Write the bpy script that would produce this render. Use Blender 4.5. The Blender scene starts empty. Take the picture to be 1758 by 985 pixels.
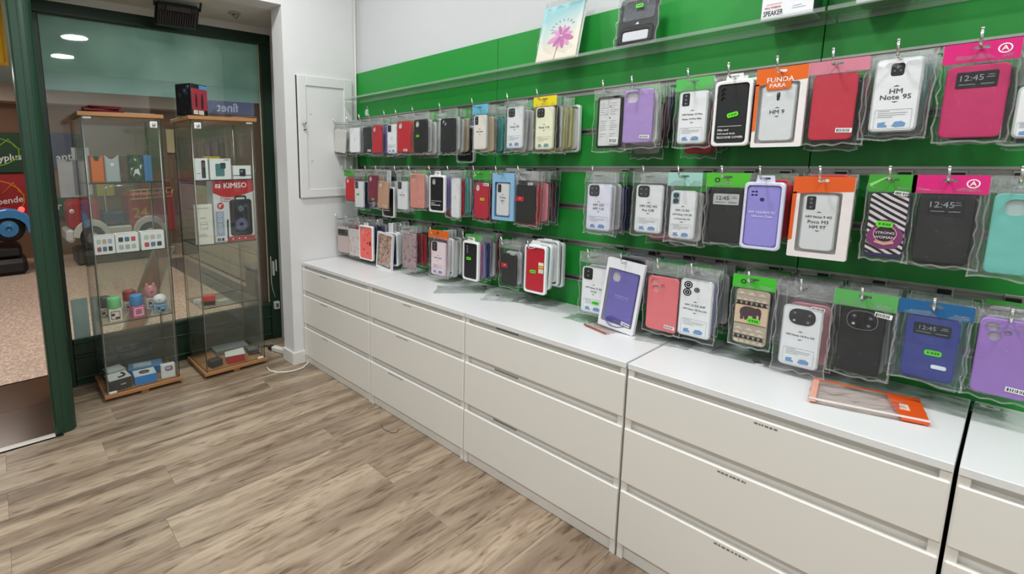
import bpy, bmesh, math, random
import numpy as np
from mathutils import Matrix, Vector
from mathutils.geometry import tessellate_polygon

R = math.radians
SC = bpy.context.scene
COL = SC.collection
random.seed(7)

# ------------------------------------------------------------------ camera, world, lights, exposure
FPX, PPX, PPY, IW, IH = 855.54, 658.16, 406.88, 1758.0, 985.0
CAM = Vector((2.841, -1.559, 1.347))
CROT = Matrix.Rotation(R(52.156), 3, 'Z') @ Matrix.Rotation(R(81.389), 3, 'X') @ Matrix.Rotation(R(-0.578), 3, 'Z')
cam_data = bpy.data.cameras.new('camera')
cam_data.sensor_width = 36.0
cam_data.sensor_fit = 'HORIZONTAL'
cam_data.lens = 36.0 * FPX / IW
cam_data.shift_x = (IW / 2 - PPX) / IW
cam_data.shift_y = (PPY - IH / 2) / IW
cam_data.clip_start = 0.02
cam = bpy.data.objects.new('camera', cam_data)
cam.matrix_world = Matrix.Translation(CAM) @ CROT.to_4x4()
COL.objects.link(cam)
SC.camera = cam

world = bpy.data.worlds.new('world')
SC.world = world
world.use_nodes = True
bg = world.node_tree.nodes['Background']
bg.inputs[0].default_value = (0.80, 0.87, 0.90, 1)
bg.inputs[1].default_value = 0.45

def area_light(name, loc, sx, sy, power, color=(1, 1, 1), rot=(0, 0, 0), spread=180):
    d = bpy.data.lights.new(name, 'AREA')
    d.shape = 'RECTANGLE'; d.size = sx; d.size_y = sy
    d.energy = power; d.color = color; d.spread = R(spread)
    o = bpy.data.objects.new(name, d)
    o.location = loc; o.rotation_euler = rot
    COL.objects.link(o)
    return o

CEIL = 2.92
def disc_lamp(loc, power, diam=.28, color=(0.965, 0.995, 1.0)):
    d = bpy.data.lights.new('ceiling_lamp', 'AREA'); d.shape = 'DISK'; d.size = diam
    d.energy = power; d.color = color
    o = bpy.data.objects.new('ceiling_lamp', d); o.location = loc; COL.objects.link(o)
for ly in (-0.58, -2.30):
    for lx in (0.66, 2.02, 3.38, 4.74):
        disc_lamp((lx, ly, CEIL - 0.012), 21.0)
for (lx, ly, pw) in ((-2.3, -2.8, 20), (-4.6, -1.9, 20), (-4.4, 0.4, 14), (-2.2, 1.6, 14), (-1.55, -0.62, 42)):  # last one, unseen, added just outside the pane to backlight film and papers
    area_light('mall_light', (lx, ly, 2.40), 0.60, 0.60, pw, (1.0, 0.90, 0.80))

SC.view_settings.view_transform = 'Standard'
SC.view_settings.look = 'None'
SC.view_settings.gamma = 1.0
SC.view_settings.use_curve_mapping = False
SC.view_settings.exposure = -0.30
SC.cycles.transparent_max_bounces = 32
SC.cycles.max_bounces = 7
SC.cycles.glossy_bounces = 3
SC.cycles.caustics_reflective = False
SC.cycles.caustics_refractive = False

# ------------------------------------------------------------------ helpers
def ray(u, v):
    return CROT @ Vector(((u - PPX) / FPX, -(v - PPY) / FPX, -1.0))
def at(u, v, ax, val):
    """point of the photograph's pixel (u, v) on the world plane  axis = val"""
    d = ray(u, v)
    return CAM + d * ((val - CAM[ax]) / d[ax])

def srgb(c):
    if isinstance(c, str):
        c = tuple(int(c[i:i + 2], 16) for i in (0, 2, 4))
    f = lambda x: x / 12.92 if x <= 0.04045 else ((x + 0.055) / 1.055) ** 2.4
    return tuple(f(x / 255.0) for x in c) + (1.0,)

MATS = {}
def nodes_of(m):
    m.use_nodes = True
    nt = m.node_tree
    return nt, nt.nodes, nt.links, nt.nodes['Principled BSDF']

def mat(col, rough=0.5, metal=0.0, var=0.06, scale=40.0, bump=0.0, spec=0.5, key=None):
    """plain painted / plastic / metal surface with a little procedural variation"""
    k = ('plain', col, rough, metal, var, scale, bump, spec)
    if k in MATS: return MATS[k]
    m = bpy.data.materials.new(key or 'paint_' + str(col))
    nt, N, L, b = nodes_of(m)
    c = srgb(col)
    tc = N.new('ShaderNodeTexCoord')
    nz = N.new('ShaderNodeTexNoise'); nz.inputs['Scale'].default_value = scale; nz.inputs['Detail'].default_value = 3
    L.new(tc.outputs['Object'], nz.inputs['Vector'])
    mr = N.new('ShaderNodeMapRange'); mr.inputs['To Min'].default_value = 1 - var; mr.inputs['To Max'].default_value = 1 + var
    L.new(nz.outputs['Fac'], mr.inputs['Value'])
    mx = N.new('ShaderNodeVectorMath'); mx.operation = 'MULTIPLY'
    mx.inputs[0].default_value = c[:3]
    L.new(mr.outputs[0], mx.inputs[1])
    L.new(mx.outputs[0], b.inputs['Base Color'])
    b.inputs['Roughness'].default_value = rough
    b.inputs['Metallic'].default_value = metal
    b.inputs['Specular IOR Level'].default_value = spec
    if bump:
        bp = N.new('ShaderNodeBump'); bp.inputs['Strength'].default_value = bump; bp.inputs['Distance'].default_value = 0.002
        L.new(nz.outputs['Fac'], bp.inputs['Height']); L.new(bp.outputs[0], b.inputs['Normal'])
    MATS[k] = m
    return m

def schlick(N, L, f0, normal=None):
    """reflectance of a thin sheet, the same from both sides"""
    g = N.new('ShaderNodeNewGeometry')
    d = N.new('ShaderNodeVectorMath'); d.operation = 'DOT_PRODUCT'
    L.new(g.outputs['Incoming'], d.inputs[0]); L.new(normal or g.outputs['Normal'], d.inputs[1])
    ab = N.new('ShaderNodeMath'); ab.operation = 'ABSOLUTE'; L.new(d.outputs['Value'], ab.inputs[0])
    om = N.new('ShaderNodeMath'); om.operation = 'SUBTRACT'; om.inputs[0].default_value = 1.0; om.use_clamp = True; L.new(ab.outputs[0], om.inputs[1])
    pw = N.new('ShaderNodeMath'); pw.operation = 'POWER'; pw.inputs[1].default_value = 5.0; L.new(om.outputs[0], pw.inputs[0])
    mx = N.new('ShaderNodeMath'); mx.operation = 'MULTIPLY_ADD'; mx.inputs[1].default_value = 1 - f0; mx.inputs[2].default_value = f0
    L.new(pw.outputs[0], mx.inputs[0])
    return mx.outputs[0]

def film(tint=(.955, .96, .96), haze=0.007, gloss=0.024, scale=22.0, bump=0.6, rough=0.12, key='clear_film'):
    """thin crinkled transparent plastic"""
    k = ('film', tint, haze, gloss, scale, bump, rough)
    if k in MATS: return MATS[k]
    m = bpy.data.materials.new(key)
    nt, N, L, b = nodes_of(m)
    N.remove(b)
    out = [n for n in N if n.type == 'OUTPUT_MATERIAL'][0]
    tc = N.new('ShaderNodeTexCoord')
    nz = N.new('ShaderNodeTexNoise'); nz.inputs['Scale'].default_value = scale; nz.inputs['Detail'].default_value = 4
    nz.inputs['Distortion'].default_value = 1.4
    L.new(tc.outputs['Object'], nz.inputs['Vector'])
    bp = N.new('ShaderNodeBump'); bp.inputs['Strength'].default_value = bump; bp.inputs['Distance'].default_value = 0.012
    L.new(nz.outputs['Fac'], bp.inputs['Height'])
    tr = N.new('ShaderNodeBsdfTransparent'); tr.inputs[0].default_value = tint + (1,)
    df = N.new('ShaderNodeBsdfDiffuse'); df.inputs[0].default_value = tuple(0.85 * t for t in tint) + (1,)
    gl = N.new('ShaderNodeBsdfGlossy'); gl.inputs['Roughness'].default_value = rough
    L.new(bp.outputs[0], gl.inputs['Normal'])
    m1 = N.new('ShaderNodeMixShader'); m1.inputs[0].default_value = haze
    m2 = N.new('ShaderNodeMixShader')
    L.new(schlick(N, L, gloss), m2.inputs[0])
    L.new(tr.outputs[0], m1.inputs[1]); L.new(df.outputs[0], m1.inputs[2])
    L.new(m1.outputs[0], m2.inputs[1]); L.new(gl.outputs[0], m2.inputs[2])
    L.new(m2.outputs[0], out.inputs[0])
    MATS[k] = m
    return m

def pane_glass(tint=(0.93, 0.97, 0.95), refl=1.0, key='pane_glass'):
    k = ('glass', tint, refl)
    if k in MATS: return MATS[k]
    m = bpy.data.materials.new(key)
    nt, N, L, b = nodes_of(m); N.remove(b)
    out = [n for n in N if n.type == 'OUTPUT_MATERIAL'][0]
    nz = N.new('ShaderNodeTexNoise'); nz.inputs['Scale'].default_value = 6
    tc = N.new('ShaderNodeTexCoord'); L.new(tc.outputs['Object'], nz.inputs['Vector'])
    mr = N.new('ShaderNodeMapRange'); mr.inputs['To Min'].default_value = 0.004; mr.inputs['To Max'].default_value = 0.02
    L.new(nz.outputs['Fac'], mr.inputs['Value'])
    tr = N.new('ShaderNodeBsdfTransparent'); tr.inputs[0].default_value = tint + (1,)
    df = N.new('ShaderNodeBsdfDiffuse'); df.inputs[0].default_value = (0.7, 0.72, 0.7, 1)
    gl = N.new('ShaderNodeBsdfGlossy'); gl.inputs['Roughness'].default_value = 0.02
    m0 = N.new('ShaderNodeMixShader'); L.new(mr.outputs[0], m0.inputs[0])
    L.new(tr.outputs[0], m0.inputs[1]); L.new(df.outputs[0], m0.inputs[2])
    m1 = N.new('ShaderNodeMixShader'); L.new(schlick(N, L, .042), m1.inputs[0])
    L.new(m0.outputs[0], m1.inputs[1]); L.new(gl.outputs[0], m1.inputs[2])
    L.new(m1.outputs[0], out.inputs[0])
    MATS[k] = m
    return m

def pattern_mat(key, build):
    """procedural print: build(N, L, bsdf, texcoord_object_output)"""
    if key in MATS: return MATS[key]
    m = bpy.data.materials.new(key)
    nt, N, L, b = nodes_of(m)
    tc = N.new('ShaderNodeTexCoord')
    b.inputs['Roughness'].default_value = 0.4
    build(N, L, b, tc.outputs['Object'])
    MATS[key] = m
    return m

def ramp(N, stops, const=False):
    r = N.new('ShaderNodeValToRGB')
    if const: r.color_ramp.interpolation = 'CONSTANT'
    e = r.color_ramp.elements
    e[0].position, e[0].color = stops[0][0], srgb(stops[0][1])
    e[1].position, e[1].color = stops[-1][0], srgb(stops[-1][1])
    for p, c in stops[1:-1]:
        x = e.new(p); x.color = srgb(c)
    return r

# ---- mesh building
class MB:
    def __init__(s): s.v = []; s.f = []; s.mi = []; s.sm = []
    def add(s, vs, fs, mi=0, smooth=False):
        o = len(s.v); s.v += [tuple(v) for v in vs]
        for f in fs: s.f.append(tuple(i + o for i in f)); s.mi.append(mi); s.sm.append(smooth)
        return s
    def box(s, x0, x1, y0, y1, z0, z1, mi=0, edge_mi=None, thin=None):
        vs = [(x0, y0, z0), (x1, y0, z0), (x1, y1, z0), (x0, y1, z0), (x0, y0, z1), (x1, y0, z1), (x1, y1, z1), (x0, y1, z1)]
        fs = [(0, 3, 2, 1), (4, 5, 6, 7), (0, 1, 5, 4), (2, 3, 7, 6), (1, 2, 6, 5), (3, 0, 4, 7)]
        if edge_mi is None: return s.add(vs, fs, mi)
        ax = {2: (0, 1), 1: (2, 3), 0: (4, 5)}[thin]
        o = len(s.v); s.v += vs
        for i, f in enumerate(fs):
            s.f.append(tuple(k + o for k in f)); s.mi.append(mi if i in ax else edge_mi); s.sm.append(False)
        return s
    def bbox(s, x0, x1, y0, y1, z0, z1, b=0.002, mi=0):
        """box with chamfered edges"""
        b = min(b, (x1 - x0) * .45, (y1 - y0) * .45, (z1 - z0) * .45)
        bm = bmesh.new()
        bmesh.ops.create_cube(bm, size=1.0, matrix=Matrix.Translation(((x0 + x1) / 2, (y0 + y1) / 2, (z0 + z1) / 2)) @ Matrix.Diagonal((x1 - x0, y1 - y0, z1 - z0, 1)))
        bmesh.ops.bevel(bm, geom=list(bm.edges), offset=b, segments=1, affect='EDGES', profile=.5)
        bm.verts.index_update()
        s.add([v.co[:] for v in bm.verts], [[v.index for v in f.verts] for f in bm.faces], mi)
        bm.free()
        return s
    def prism(s, outer, holes=(), y0=0.0, y1=0.01, bevel=0.0, mi=0, smooth=False):
        """outline(s) in x,z extruded from y0 (front) to y1 (back); bevel insets the front outline"""
        loops = [list(outer)] + [list(h) for h in holes]
        def inset(lp, d, grow):
            cx = sum(p[0] for p in lp) / len(lp); cz = sum(p[1] for p in lp) / len(lp)
            w = max(abs(p[0] - cx) for p in lp); h = max(abs(p[1] - cz) for p in lp)
            kx = 1 + (d if grow else -d) / max(w, 1e-6); kz = 1 + (d if grow else -d) / max(h, 1e-6)
            return [(cx + (p[0] - cx) * kx, cz + (p[1] - cz) * kz) for p in lp]
        front = [inset(loops[0], bevel, False)] + loops[1:] if bevel else loops
        flatf = [p for lp in front for p in lp]
        tris = tessellate_polygon([[Vector((p[0], p[1], 0)) for p in lp] for lp in front])
        n = len(flatf)
        vs = [(p[0], y0, p[1]) for p in flatf]
        fs = []
        for t in tris:
            a, b_, c = (Vector((flatf[i][0], flatf[i][1], 0)) for i in t)
            nz = (b_ - a).cross(c - a).z
            fs.append(tuple(t) if nz > 0 else tuple(reversed(t)))
        flat = [p for lp in loops for p in lp]
        vs += [(p[0], y1, p[1]) for p in flat]
        fs += [tuple(i + n for i in reversed(f)) for f in fs]
        if bevel:
            vs += [(p[0], y0 + bevel, p[1]) for p in loops[0]]
        k = 0
        for li, lp in enumerate(loops):
            m = len(lp)
            area = sum(lp[i][0] * lp[(i + 1) % m][1] - lp[(i + 1) % m][0] * lp[i][1] for i in range(m))
            for i in range(m):
                a, b_ = k + i, k + (i + 1) % m
                if li == 0 and bevel:
                    ma, mb_ = 2 * n + i, 2 * n + (i + 1) % m
                    q = [(a, ma, mb_, b_), (ma, a + n, b_ + n, mb_)]
                else:
                    q = [(a, a + n, b_ + n, b_)]
                for f in q:
                    fs.append(f if (area > 0) == (li == 0) else tuple(reversed(f)))
            k += m
        return s.add(vs, fs, mi, smooth)
    def tube(s, pts, r, n=8, mi=0, cap=True, radii=None):
        pts = [Vector(p) for p in pts]
        rings = []
        prev = None
        for i, p in enumerate(pts):
            d = (pts[min(i + 1, len(pts) - 1)] - pts[max(i - 1, 0)]).normalized()
            if prev is None:
                a = d.orthogonal().normalized()
            else:
                a = (prev - d * prev.dot(d)).normalized()
            prev = a
            b_ = d.cross(a)
            rr = radii[i] if radii else r
            rings.append([p + (a * math.cos(t) + b_ * math.sin(t)) * rr for t in [2 * math.pi * j / n for j in range(n)]])
        vs = [v for ring in rings for v in ring]
        fs = []
        for i in range(len(pts) - 1):
            for j in range(n):
                fs.append((i * n + j, i * n + (j + 1) % n, (i + 1) * n + (j + 1) % n, (i + 1) * n + j))
        if cap:
            fs.append(tuple(reversed(range(n)))); fs.append(tuple(range((len(pts) - 1) * n, len(pts) * n)))
        return s.add([v[:] for v in vs], fs, mi, True)
    def lathe(s, prof, n=24, mi=0, axis='z', center=(0, 0, 0), smooth=True):
        vs = []; fs = []
        for (r, h) in prof:
            for j in range(n):
                t = 2 * math.pi * j / n
                p = (r * math.cos(t), r * math.sin(t), h)
                if axis == 'y': p = (p[0], p[2], p[1])
                if axis == 'x': p = (p[2], p[0], p[1])
                vs.append(tuple(p[k] + center[k] for k in range(3)))
        for i in range(len(prof) - 1):
            for j in range(n):
                q = (i * n + j, i * n + (j + 1) % n, (i + 1) * n + (j + 1) % n, (i + 1) * n + j)
                fs.append(q if axis != 'y' else tuple(reversed(q)))
        fs.append(tuple(reversed(range(n)))); fs.append(tuple(range((len(prof) - 1) * n, len(prof) * n)))
        return s.add(vs, fs, mi, smooth)
    def mesh(s, name, mats):
        me = bpy.data.meshes.new(name)
        me.from_pydata(s.v, [], s.f)
        if not isinstance(mats, (list, tuple)): mats = [mats]
        for m in mats: me.materials.append(m)
        me.polygons.foreach_set('material_index', s.mi)
        me.polygons.foreach_set('use_smooth', s.sm)
        me.update()
        return me

def rrect(w, h, r, cx=0.0, cz=0.0, n=4):
    r = min(r, w / 2 - 1e-5, h / 2 - 1e-5)
    pts = []
    for (sx, sz, a0) in ((1, -1, -90), (1, 1, 0), (-1, 1, 90), (-1, -1, 180)):
        for i in range(n + 1):
            a = R(a0 + 90 * i / n)
            pts.append((cx + sx * (w / 2 - r) + r * math.cos(a), cz + sz * (h / 2 - r) + r * math.sin(a)))
    return pts
def circle(r, cx=0.0, cz=0.0, n=14):
    return [(cx + r * math.cos(2 * math.pi * i / n), cz + r * math.sin(2 * math.pi * i / n)) for i in range(n)]

def obj(name, me, parent=None, loc=(0, 0, 0), rot=None, scale=None, label=None, cat=None, group=None, kind=None):
    o = bpy.data.objects.new(name, me)
    COL.objects.link(o)
    if parent is not None: o.parent = parent
    o.location = loc
    if rot is not None: o.rotation_euler = rot
    if scale is not None: o.scale = scale
    if label: o['label'] = label
    if cat: o['category'] = cat
    if group: o['group'] = group
    if kind: o['kind'] = kind
    return o
def thing(name, label, cat, loc=(0, 0, 0), rot=None, group=None):
    return obj(name, None, None, loc, rot, None, label, cat, group)

TEXTS = {}
def text_mesh(s, size, material, bold=0.0, align='CENTER', shear=0.0):
    k = (s, round(size, 5), material.name, bold, align, shear)
    if k in TEXTS: return TEXTS[k]
    cu = bpy.data.curves.new('lettering', 'FONT')
    cu.body = s; cu.size = size; cu.align_x = align; cu.align_y = 'CENTER'; cu.shear = shear
    cu.extrude = 0.0002; cu.resolution_u = 2; cu.space_line = 0.9
    tmp = bpy.data.objects.new('lettering_tmp', cu)
    COL.objects.link(tmp)
    dg = bpy.context.evaluated_depsgraph_get()
    me = bpy.data.meshes.new_from_object(tmp.evaluated_get(dg))
    bpy.data.objects.remove(tmp); bpy.data.curves.remove(cu)
    if bold:                                               # embolden: shifted copies of the glyphs
        d_ = bold * size
        base = np.empty(len(me.vertices) * 3, 'f'); me.vertices.foreach_get('co', base); base = base.reshape(-1, 3)
        faces = [tuple(pg.vertices) for pg in me.polygons]
        vs, fs = [], []
        for k, (dx, dy) in enumerate(((0, 0), (d_, 0), (-d_, 0), (0, d_), (0, -d_))):
            o_ = len(vs)
            vs += [(v[0] + dx, v[1] + dy, v[2] + k * 2e-6) for v in base.tolist()]
            fs += [tuple(i + o_ for i in f) for f in faces]
        bpy.data.meshes.remove(me)
        me = bpy.data.meshes.new('lettering'); me.from_pydata(vs, [], fs); me.update()
    me.transform(Matrix.Rotation(R(90), 4, 'X'))          # stands up, faces -Y
    me.materials.clear(); me.materials.append(material)
    me.name = 'lettering'
    TEXTS[k] = me
    return me
def lettering(parent, s, size, col, loc, bold=0.012, align='CENTER', shear=0.0, rot=None):
    return obj('lettering', text_mesh(s, size, mat(col, .5, var=0.0), bold, align, shear), parent, loc, rot)

# ------------------------------------------------------------------ shared materials
M_WALL = mat('dedede', .75, var=.02, scale=9, bump=.25, key='white_wall_paint')
M_WALL_DIM = mat('d0d1d3', .75, var=.02, scale=9, bump=.25, key='white_wall_paint_dimmed')  # same white paint, its colour darkened to imitate dimmer light on this wall
M_REVEAL = mat('d2d2ce', .8, var=.03, scale=9, bump=.2, key='grey_white_paint')
M_GREENBOARD = mat('209236', .42, var=.03, scale=5, key='green_slatwall')
M_ALU = mat('b4b4ae', .35, .85, var=.08, key='aluminium')
M_CHROME = mat('d8d8d8', .18, 1.0, var=.03, key='chrome_wire')
M_BLACKCLIP = mat('161616', .4, key='black_clip')
M_DRESSER = mat('e6e3dd', .42, var=.015, scale=3, key='white_dresser_foil')
M_TOP = mat('e3e4e4', .35, var=.02, scale=4, key='white_dresser_top')
M_FRAMEGREEN = mat('0d2d1f', .38, var=.08, scale=6, key='dark_green_frame')
M_PILLAR = mat('173b29', .35, var=.05, scale=6, key='green_pillar_paint')
M_WOODB = mat('a9784c', .5, var=.12, scale=14, key='beech_board')
M_GLASS = pane_glass()
M_CASEGLASS = pane_glass((0.955, 0.975, 0.965), 1.0, 'case_glass')
M_EDGE = mat('1e2724', .2, var=.05, key='glass_edge')
M_WHITE = mat('f0f0f0', .45, var=.01, key='white_card')
M_PAPER = mat('f4f4f4', .6, var=.01, key='white_paper')
M_BLACK = mat('131313', .35, var=.05, key='black_plastic')
M_GREY = mat('8d8f90', .5, key='grey_plastic')
M_LENS = mat('0b0c12', .08, key='lens_glass')
M_STICK = mat('5fe61e', .5, var=.03, key='neon_green_sticker')
M_FILM = film(key='clear_film')
M_ACRYL = film((0.92, 0.95, 0.93), .14, .06, 3, .05, .05, key='clear_acrylic')

# ================================================================== STRUCTURE
D = 0.4655          # green wall plane
WX = -0.63          # shop window plane
EX = -0.05          # white end wall plane
EY = -0.079         # end of the white stub wall
SOFF = 2.292        # recess soffit
PX0, PY0, PY1 = -0.02, -1.437, -1.341   # pillar front plane and its y range

def struct(name, mb, mats, parent=None, label=None, **k):
    return obj(name, mb.mesh(name, mats), parent, kind=None if parent else 'structure', label=label, **k)

# ---- laminate floor: every plank its own piece
def floor_wood(N, L, b, oc):
    geo = N.new('ShaderNodeNewGeometry')
    oi = N.new('ShaderNodeObjectInfo')
    off = N.new('ShaderNodeVectorMath'); off.operation = 'MULTIPLY'; off.inputs[1].default_value = (0, 7.0, 5.0)
    cmb = N.new('ShaderNodeCombineXYZ')
    L.new(oi.outputs['Random'], cmb.inputs[1]); L.new(oi.outputs['Random'], cmb.inputs[2])
    L.new(cmb.outputs[0], off.inputs[0])
    ad = N.new('ShaderNodeVectorMath'); ad.operation = 'ADD'
    L.new(geo.outputs['Position'], ad.inputs[0]); L.new(off.outputs[0], ad.inputs[1])
    mp = N.new('ShaderNodeMapping'); mp.inputs['Scale'].default_value = (10.0, .75, 1.0)
    L.new(ad.outputs[0], mp.inputs['Vector'])
    n1 = N.new('ShaderNodeTexNoise'); n1.inputs['Scale'].default_value = 1.0; n1.inputs['Detail'].default_value = 5; n1.inputs['Distortion'].default_value = .6
    L.new(mp.outputs[0], n1.inputs['Vector'])
    r1 = ramp(N, [(.28, '726254'), (.42, '927f6d'), (.54, 'ad9a86'), (.72, 'c1af99')])
    L.new(n1.outputs['Fac'], r1.inputs['Fac'])
    mp2 = N.new('ShaderNodeMapping'); mp2.inputs['Scale'].default_value = (46.0, 6.0, 1.0)
    L.new(ad.outputs[0], mp2.inputs['Vector'])
    n2 = N.new('ShaderNodeTexNoise'); n2.inputs['Scale'].default_value = 1.0; n2.inputs['Detail'].default_value = 6; n2.inputs['Distortion'].default_value = 1.2
    L.new(mp2.outputs[0], n2.inputs['Vector'])
    r2 = ramp(N, [(.30, '8a7868'), (.42, 'd9d2ca'), (.5, 'f2efeb'), (.7, 'ffffff')])
    L.new(n2.outputs['Fac'], r2.inputs['Fac'])
    mul = N.new('ShaderNodeMix'); mul.data_type = 'RGBA'; mul.blend_type = 'MULTIPLY'; mul.inputs['Factor'].default_value = .8
    L.new(r1.outputs[0], mul.inputs['A']); L.new(r2.outputs[0], mul.inputs['B'])
    # darker soft streak towards the two long edges that the laminate print carries
    mr = N.new('ShaderNodeMapRange'); mr.inputs['To Min'].default_value = .94; mr.inputs['To Max'].default_value = 1.06
    L.new(oi.outputs['Random'], mr.inputs['Value'])
    vm = N.new('ShaderNodeVectorMath'); vm.operation = 'MULTIPLY'
    L.new(mul.outputs['Result'], vm.inputs[0]); L.new(mr.outputs[0], vm.inputs[1])
    L.new(vm.outputs[0], b.inputs['Base Color'])
    b.inputs['Roughness'].default_value = .34
    bp = N.new('ShaderNodeBump'); bp.inputs['Strength'].default_value = .12; bp.inputs['Distance'].default_value = .002
    L.new(n2.outputs['Fac'], bp.inputs['Height']); L.new(bp.outputs[0], b.inputs['Normal'])
M_FLOOR = pattern_mat('laminate_oak', floor_wood)

floor = struct('floor', MB().box(WX, 5.6, -4.0, D + .02, -.05, -.008), mat('3a312a', .8, key='floor_underlay'))
PW, PL = 0.19, 1.29
pm = {}
def plank_mesh(w, l):
    k = (round(w, 3), round(l, 3))
    if k not in pm:
        pm[k] = MB().bbox(-w / 2, w / 2, -l / 2, l / 2, -.008, 0, .0005).mesh('plank', M_FLOOR)
    return pm[k]
row0 = 0.765 - PW * 8
for r_ in range(-1, 36):
    x0, x1 = row0 + r_ * PW, row0 + (r_ + 1) * PW
    if x0 > 5.55: break
    ymin = -2.9
    if x1 < 0.02: ymin = -1.405
    x0c = max(x0, WX)
    if x1 - x0c < .02: continue
    if x0 < 0 < x1: pass
    off = (-0.35 if r_ % 2 == 0 else -0.35 + .47 + .11 * math.sin(r_ * 2.1))
    k = int(math.floor((ymin - off) / PL))
    y = off + k * PL
    while y < D:
        a, b_ = max(y, ymin), min(y + PL, D)
        if b_ - a > .03:
            if x0c < PX0 < x1 and a < -1.405:
                a2 = -1.405
                if b_ > a2: obj('plank', plank_mesh(x1 - x0c - .001, b_ - a2 - .0004), floor, ((x0c + x1) / 2, (a2 + b_) / 2, 0))
                bb = min(b_, a2)
                obj('plank', plank_mesh(x1 - PX0 - .001, bb - a - .0004), floor, ((PX0 + x1) / 2, (a + bb) / 2, 0))
            else:
                obj('plank', plank_mesh(x1 - x0c - .001, b_ - a - .0004), floor, ((x0c + x1) / 2, (a + b_) / 2, 0))
        y += PL

# ---- walls
wg = MB().box(EX - .1, 5.6, D + .02, D + .12, 0, CEIL)
wall_right = struct('wall_right', wg, M_WALL_DIM)
# green slat boards, grooves, aluminium inserts
GZ = [0.822, 0.982, 1.143, 1.306, 1.464, 1.630]
GH = 0.009
PXS = [EX, 1.1686, 2.4156, 3.6626, 5.6]
zb = [0.50] + GZ + [1.939]
for pi in range(4):
    x0, x1 = PXS[pi] + .0012, PXS[pi + 1] - .0012
    for k in range(len(zb) - 1):
        z0 = zb[k] + (GH if k else 0); z1 = zb[k + 1] - (GH if k < len(zb) - 2 else 0)
        obj('slat_board', MB().bbox(x0, x1, D, D + .019, z0, z1, .0015).mesh('slat_board', M_GREENBOARD), wall_right)
    for z in GZ:
        m = MB()
        m.box(x0, x1, D + .014, D + .0185, z - GH, z + GH)          # groove back
        m.box(x0, x1, D - .0015, D + .014, z + GH - .003, z + GH)   # upper lip
        m.box(x0, x1, D - .0015, D + .014, z - GH, z - GH + .003)   # lower lip
        m.box(x0, x1, D - .0015, D + .0005, z + GH, z + GH + .004)
        m.box(x0, x1, D - .0015, D + .0005, z - GH - .004, z - GH)
        obj('groove_insert', m.mesh('groove_insert', M_ALU), wall_right)
# emblem sticker on the boards: a bitten round fruit with a leaf
def emblem():
    pts = []
    for i in range(28):
        t = 2 * math.pi * i / 28
        rr = 1.0 - .10 * math.exp(-((t - math.pi / 2) / .35) ** 2) - .08 * math.exp(-((t - 3 * math.pi / 2) / .35) ** 2)
        x, z = rr * math.cos(t) * .88, rr * math.sin(t)
        dx, dz = x - 1.05, z - .18
        d = math.hypot(dx, dz)
        if d < .46: x = 1.05 + dx / d * .46; z = .18 + dz / d * .46
        pts.append((x * .024, z * .024))
    m = MB().prism(pts, (), 0, .0006)
    leaf = [(.000, .026), (.005, .028), (.010, .034), (.011, .041), (.005, .038), (.001, .032)]
    m.prism(leaf, (), 0, .0006)
    return m
pe = at(630, 193, 1, D)
obj('emblem_sticker', emblem().mesh('emblem_sticker', mat('dfe8e2', .3, key='silver_sticker')), wall_right, (pe.x, D - .0012, pe.z), label='silver bitten-fruit emblem sticker')

we = MB()
we.box(EX - .14, EX, EY, D + .02, 0, CEIL)                              # stub wall with the meter cupboard
we.box(WX - .06, EX - .14, 0.104, 0.164, 0, CEIL)                       # deeper side of the recess
we.box(WX - .1, EX - .14, 0.164, D + .02, 0, CEIL)
struct('wall_far', we, M_WALL)
struct('wall_far_lintel', MB().box(EX - .14, EX, -4.0, EY, SOFF, CEIL), M_WALL)
sof = MB().box(WX - .06, EX - .14, -1.5, 0.104, SOFF, SOFF + .05).box(WX - .02, WX + .03, -1.44, .104, 2.247, SOFF)
struct('ceiling_recess', sof, M_REVEAL)
struct('ceiling', MB().box(EX - .14, 5.6, -4.0, D + .12, CEIL, CEIL + .06), mat('e6e6e4', .85, var=.02, key='ceiling_paint'))
struct('wall_left', MB().box(EX - .14, 5.6, -4.06, -4.0, 0, CEIL), M_WALL)
struct('wall_near', MB().box(5.6, 5.66, -4.06, D + .12, 0, CEIL), M_WALL)
struct('wall_entrance', MB().box(EX - .14, PX0, -4.0, -2.75, 0, SOFF), M_WALL)
# skirting around the stub wall
sk = MB().bbox(EX, EX + .014, EY - .014, 0.0, 0, .088, .003).bbox(EX - .14, EX, EY - .014, EY, 0, .088, .003)
struct('baseboard_far', sk, mat('dcdcd8', .5, var=.03, key='skirting_paint'))
# conduit / cable cover in the corner
struct('trim_1', MB().tube([(EX + .010, D - .012, .70), (EX + .010, D - .012, CEIL)], .007, 10), mat('d9d9d6', .5, key='conduit_plastic'))

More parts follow.
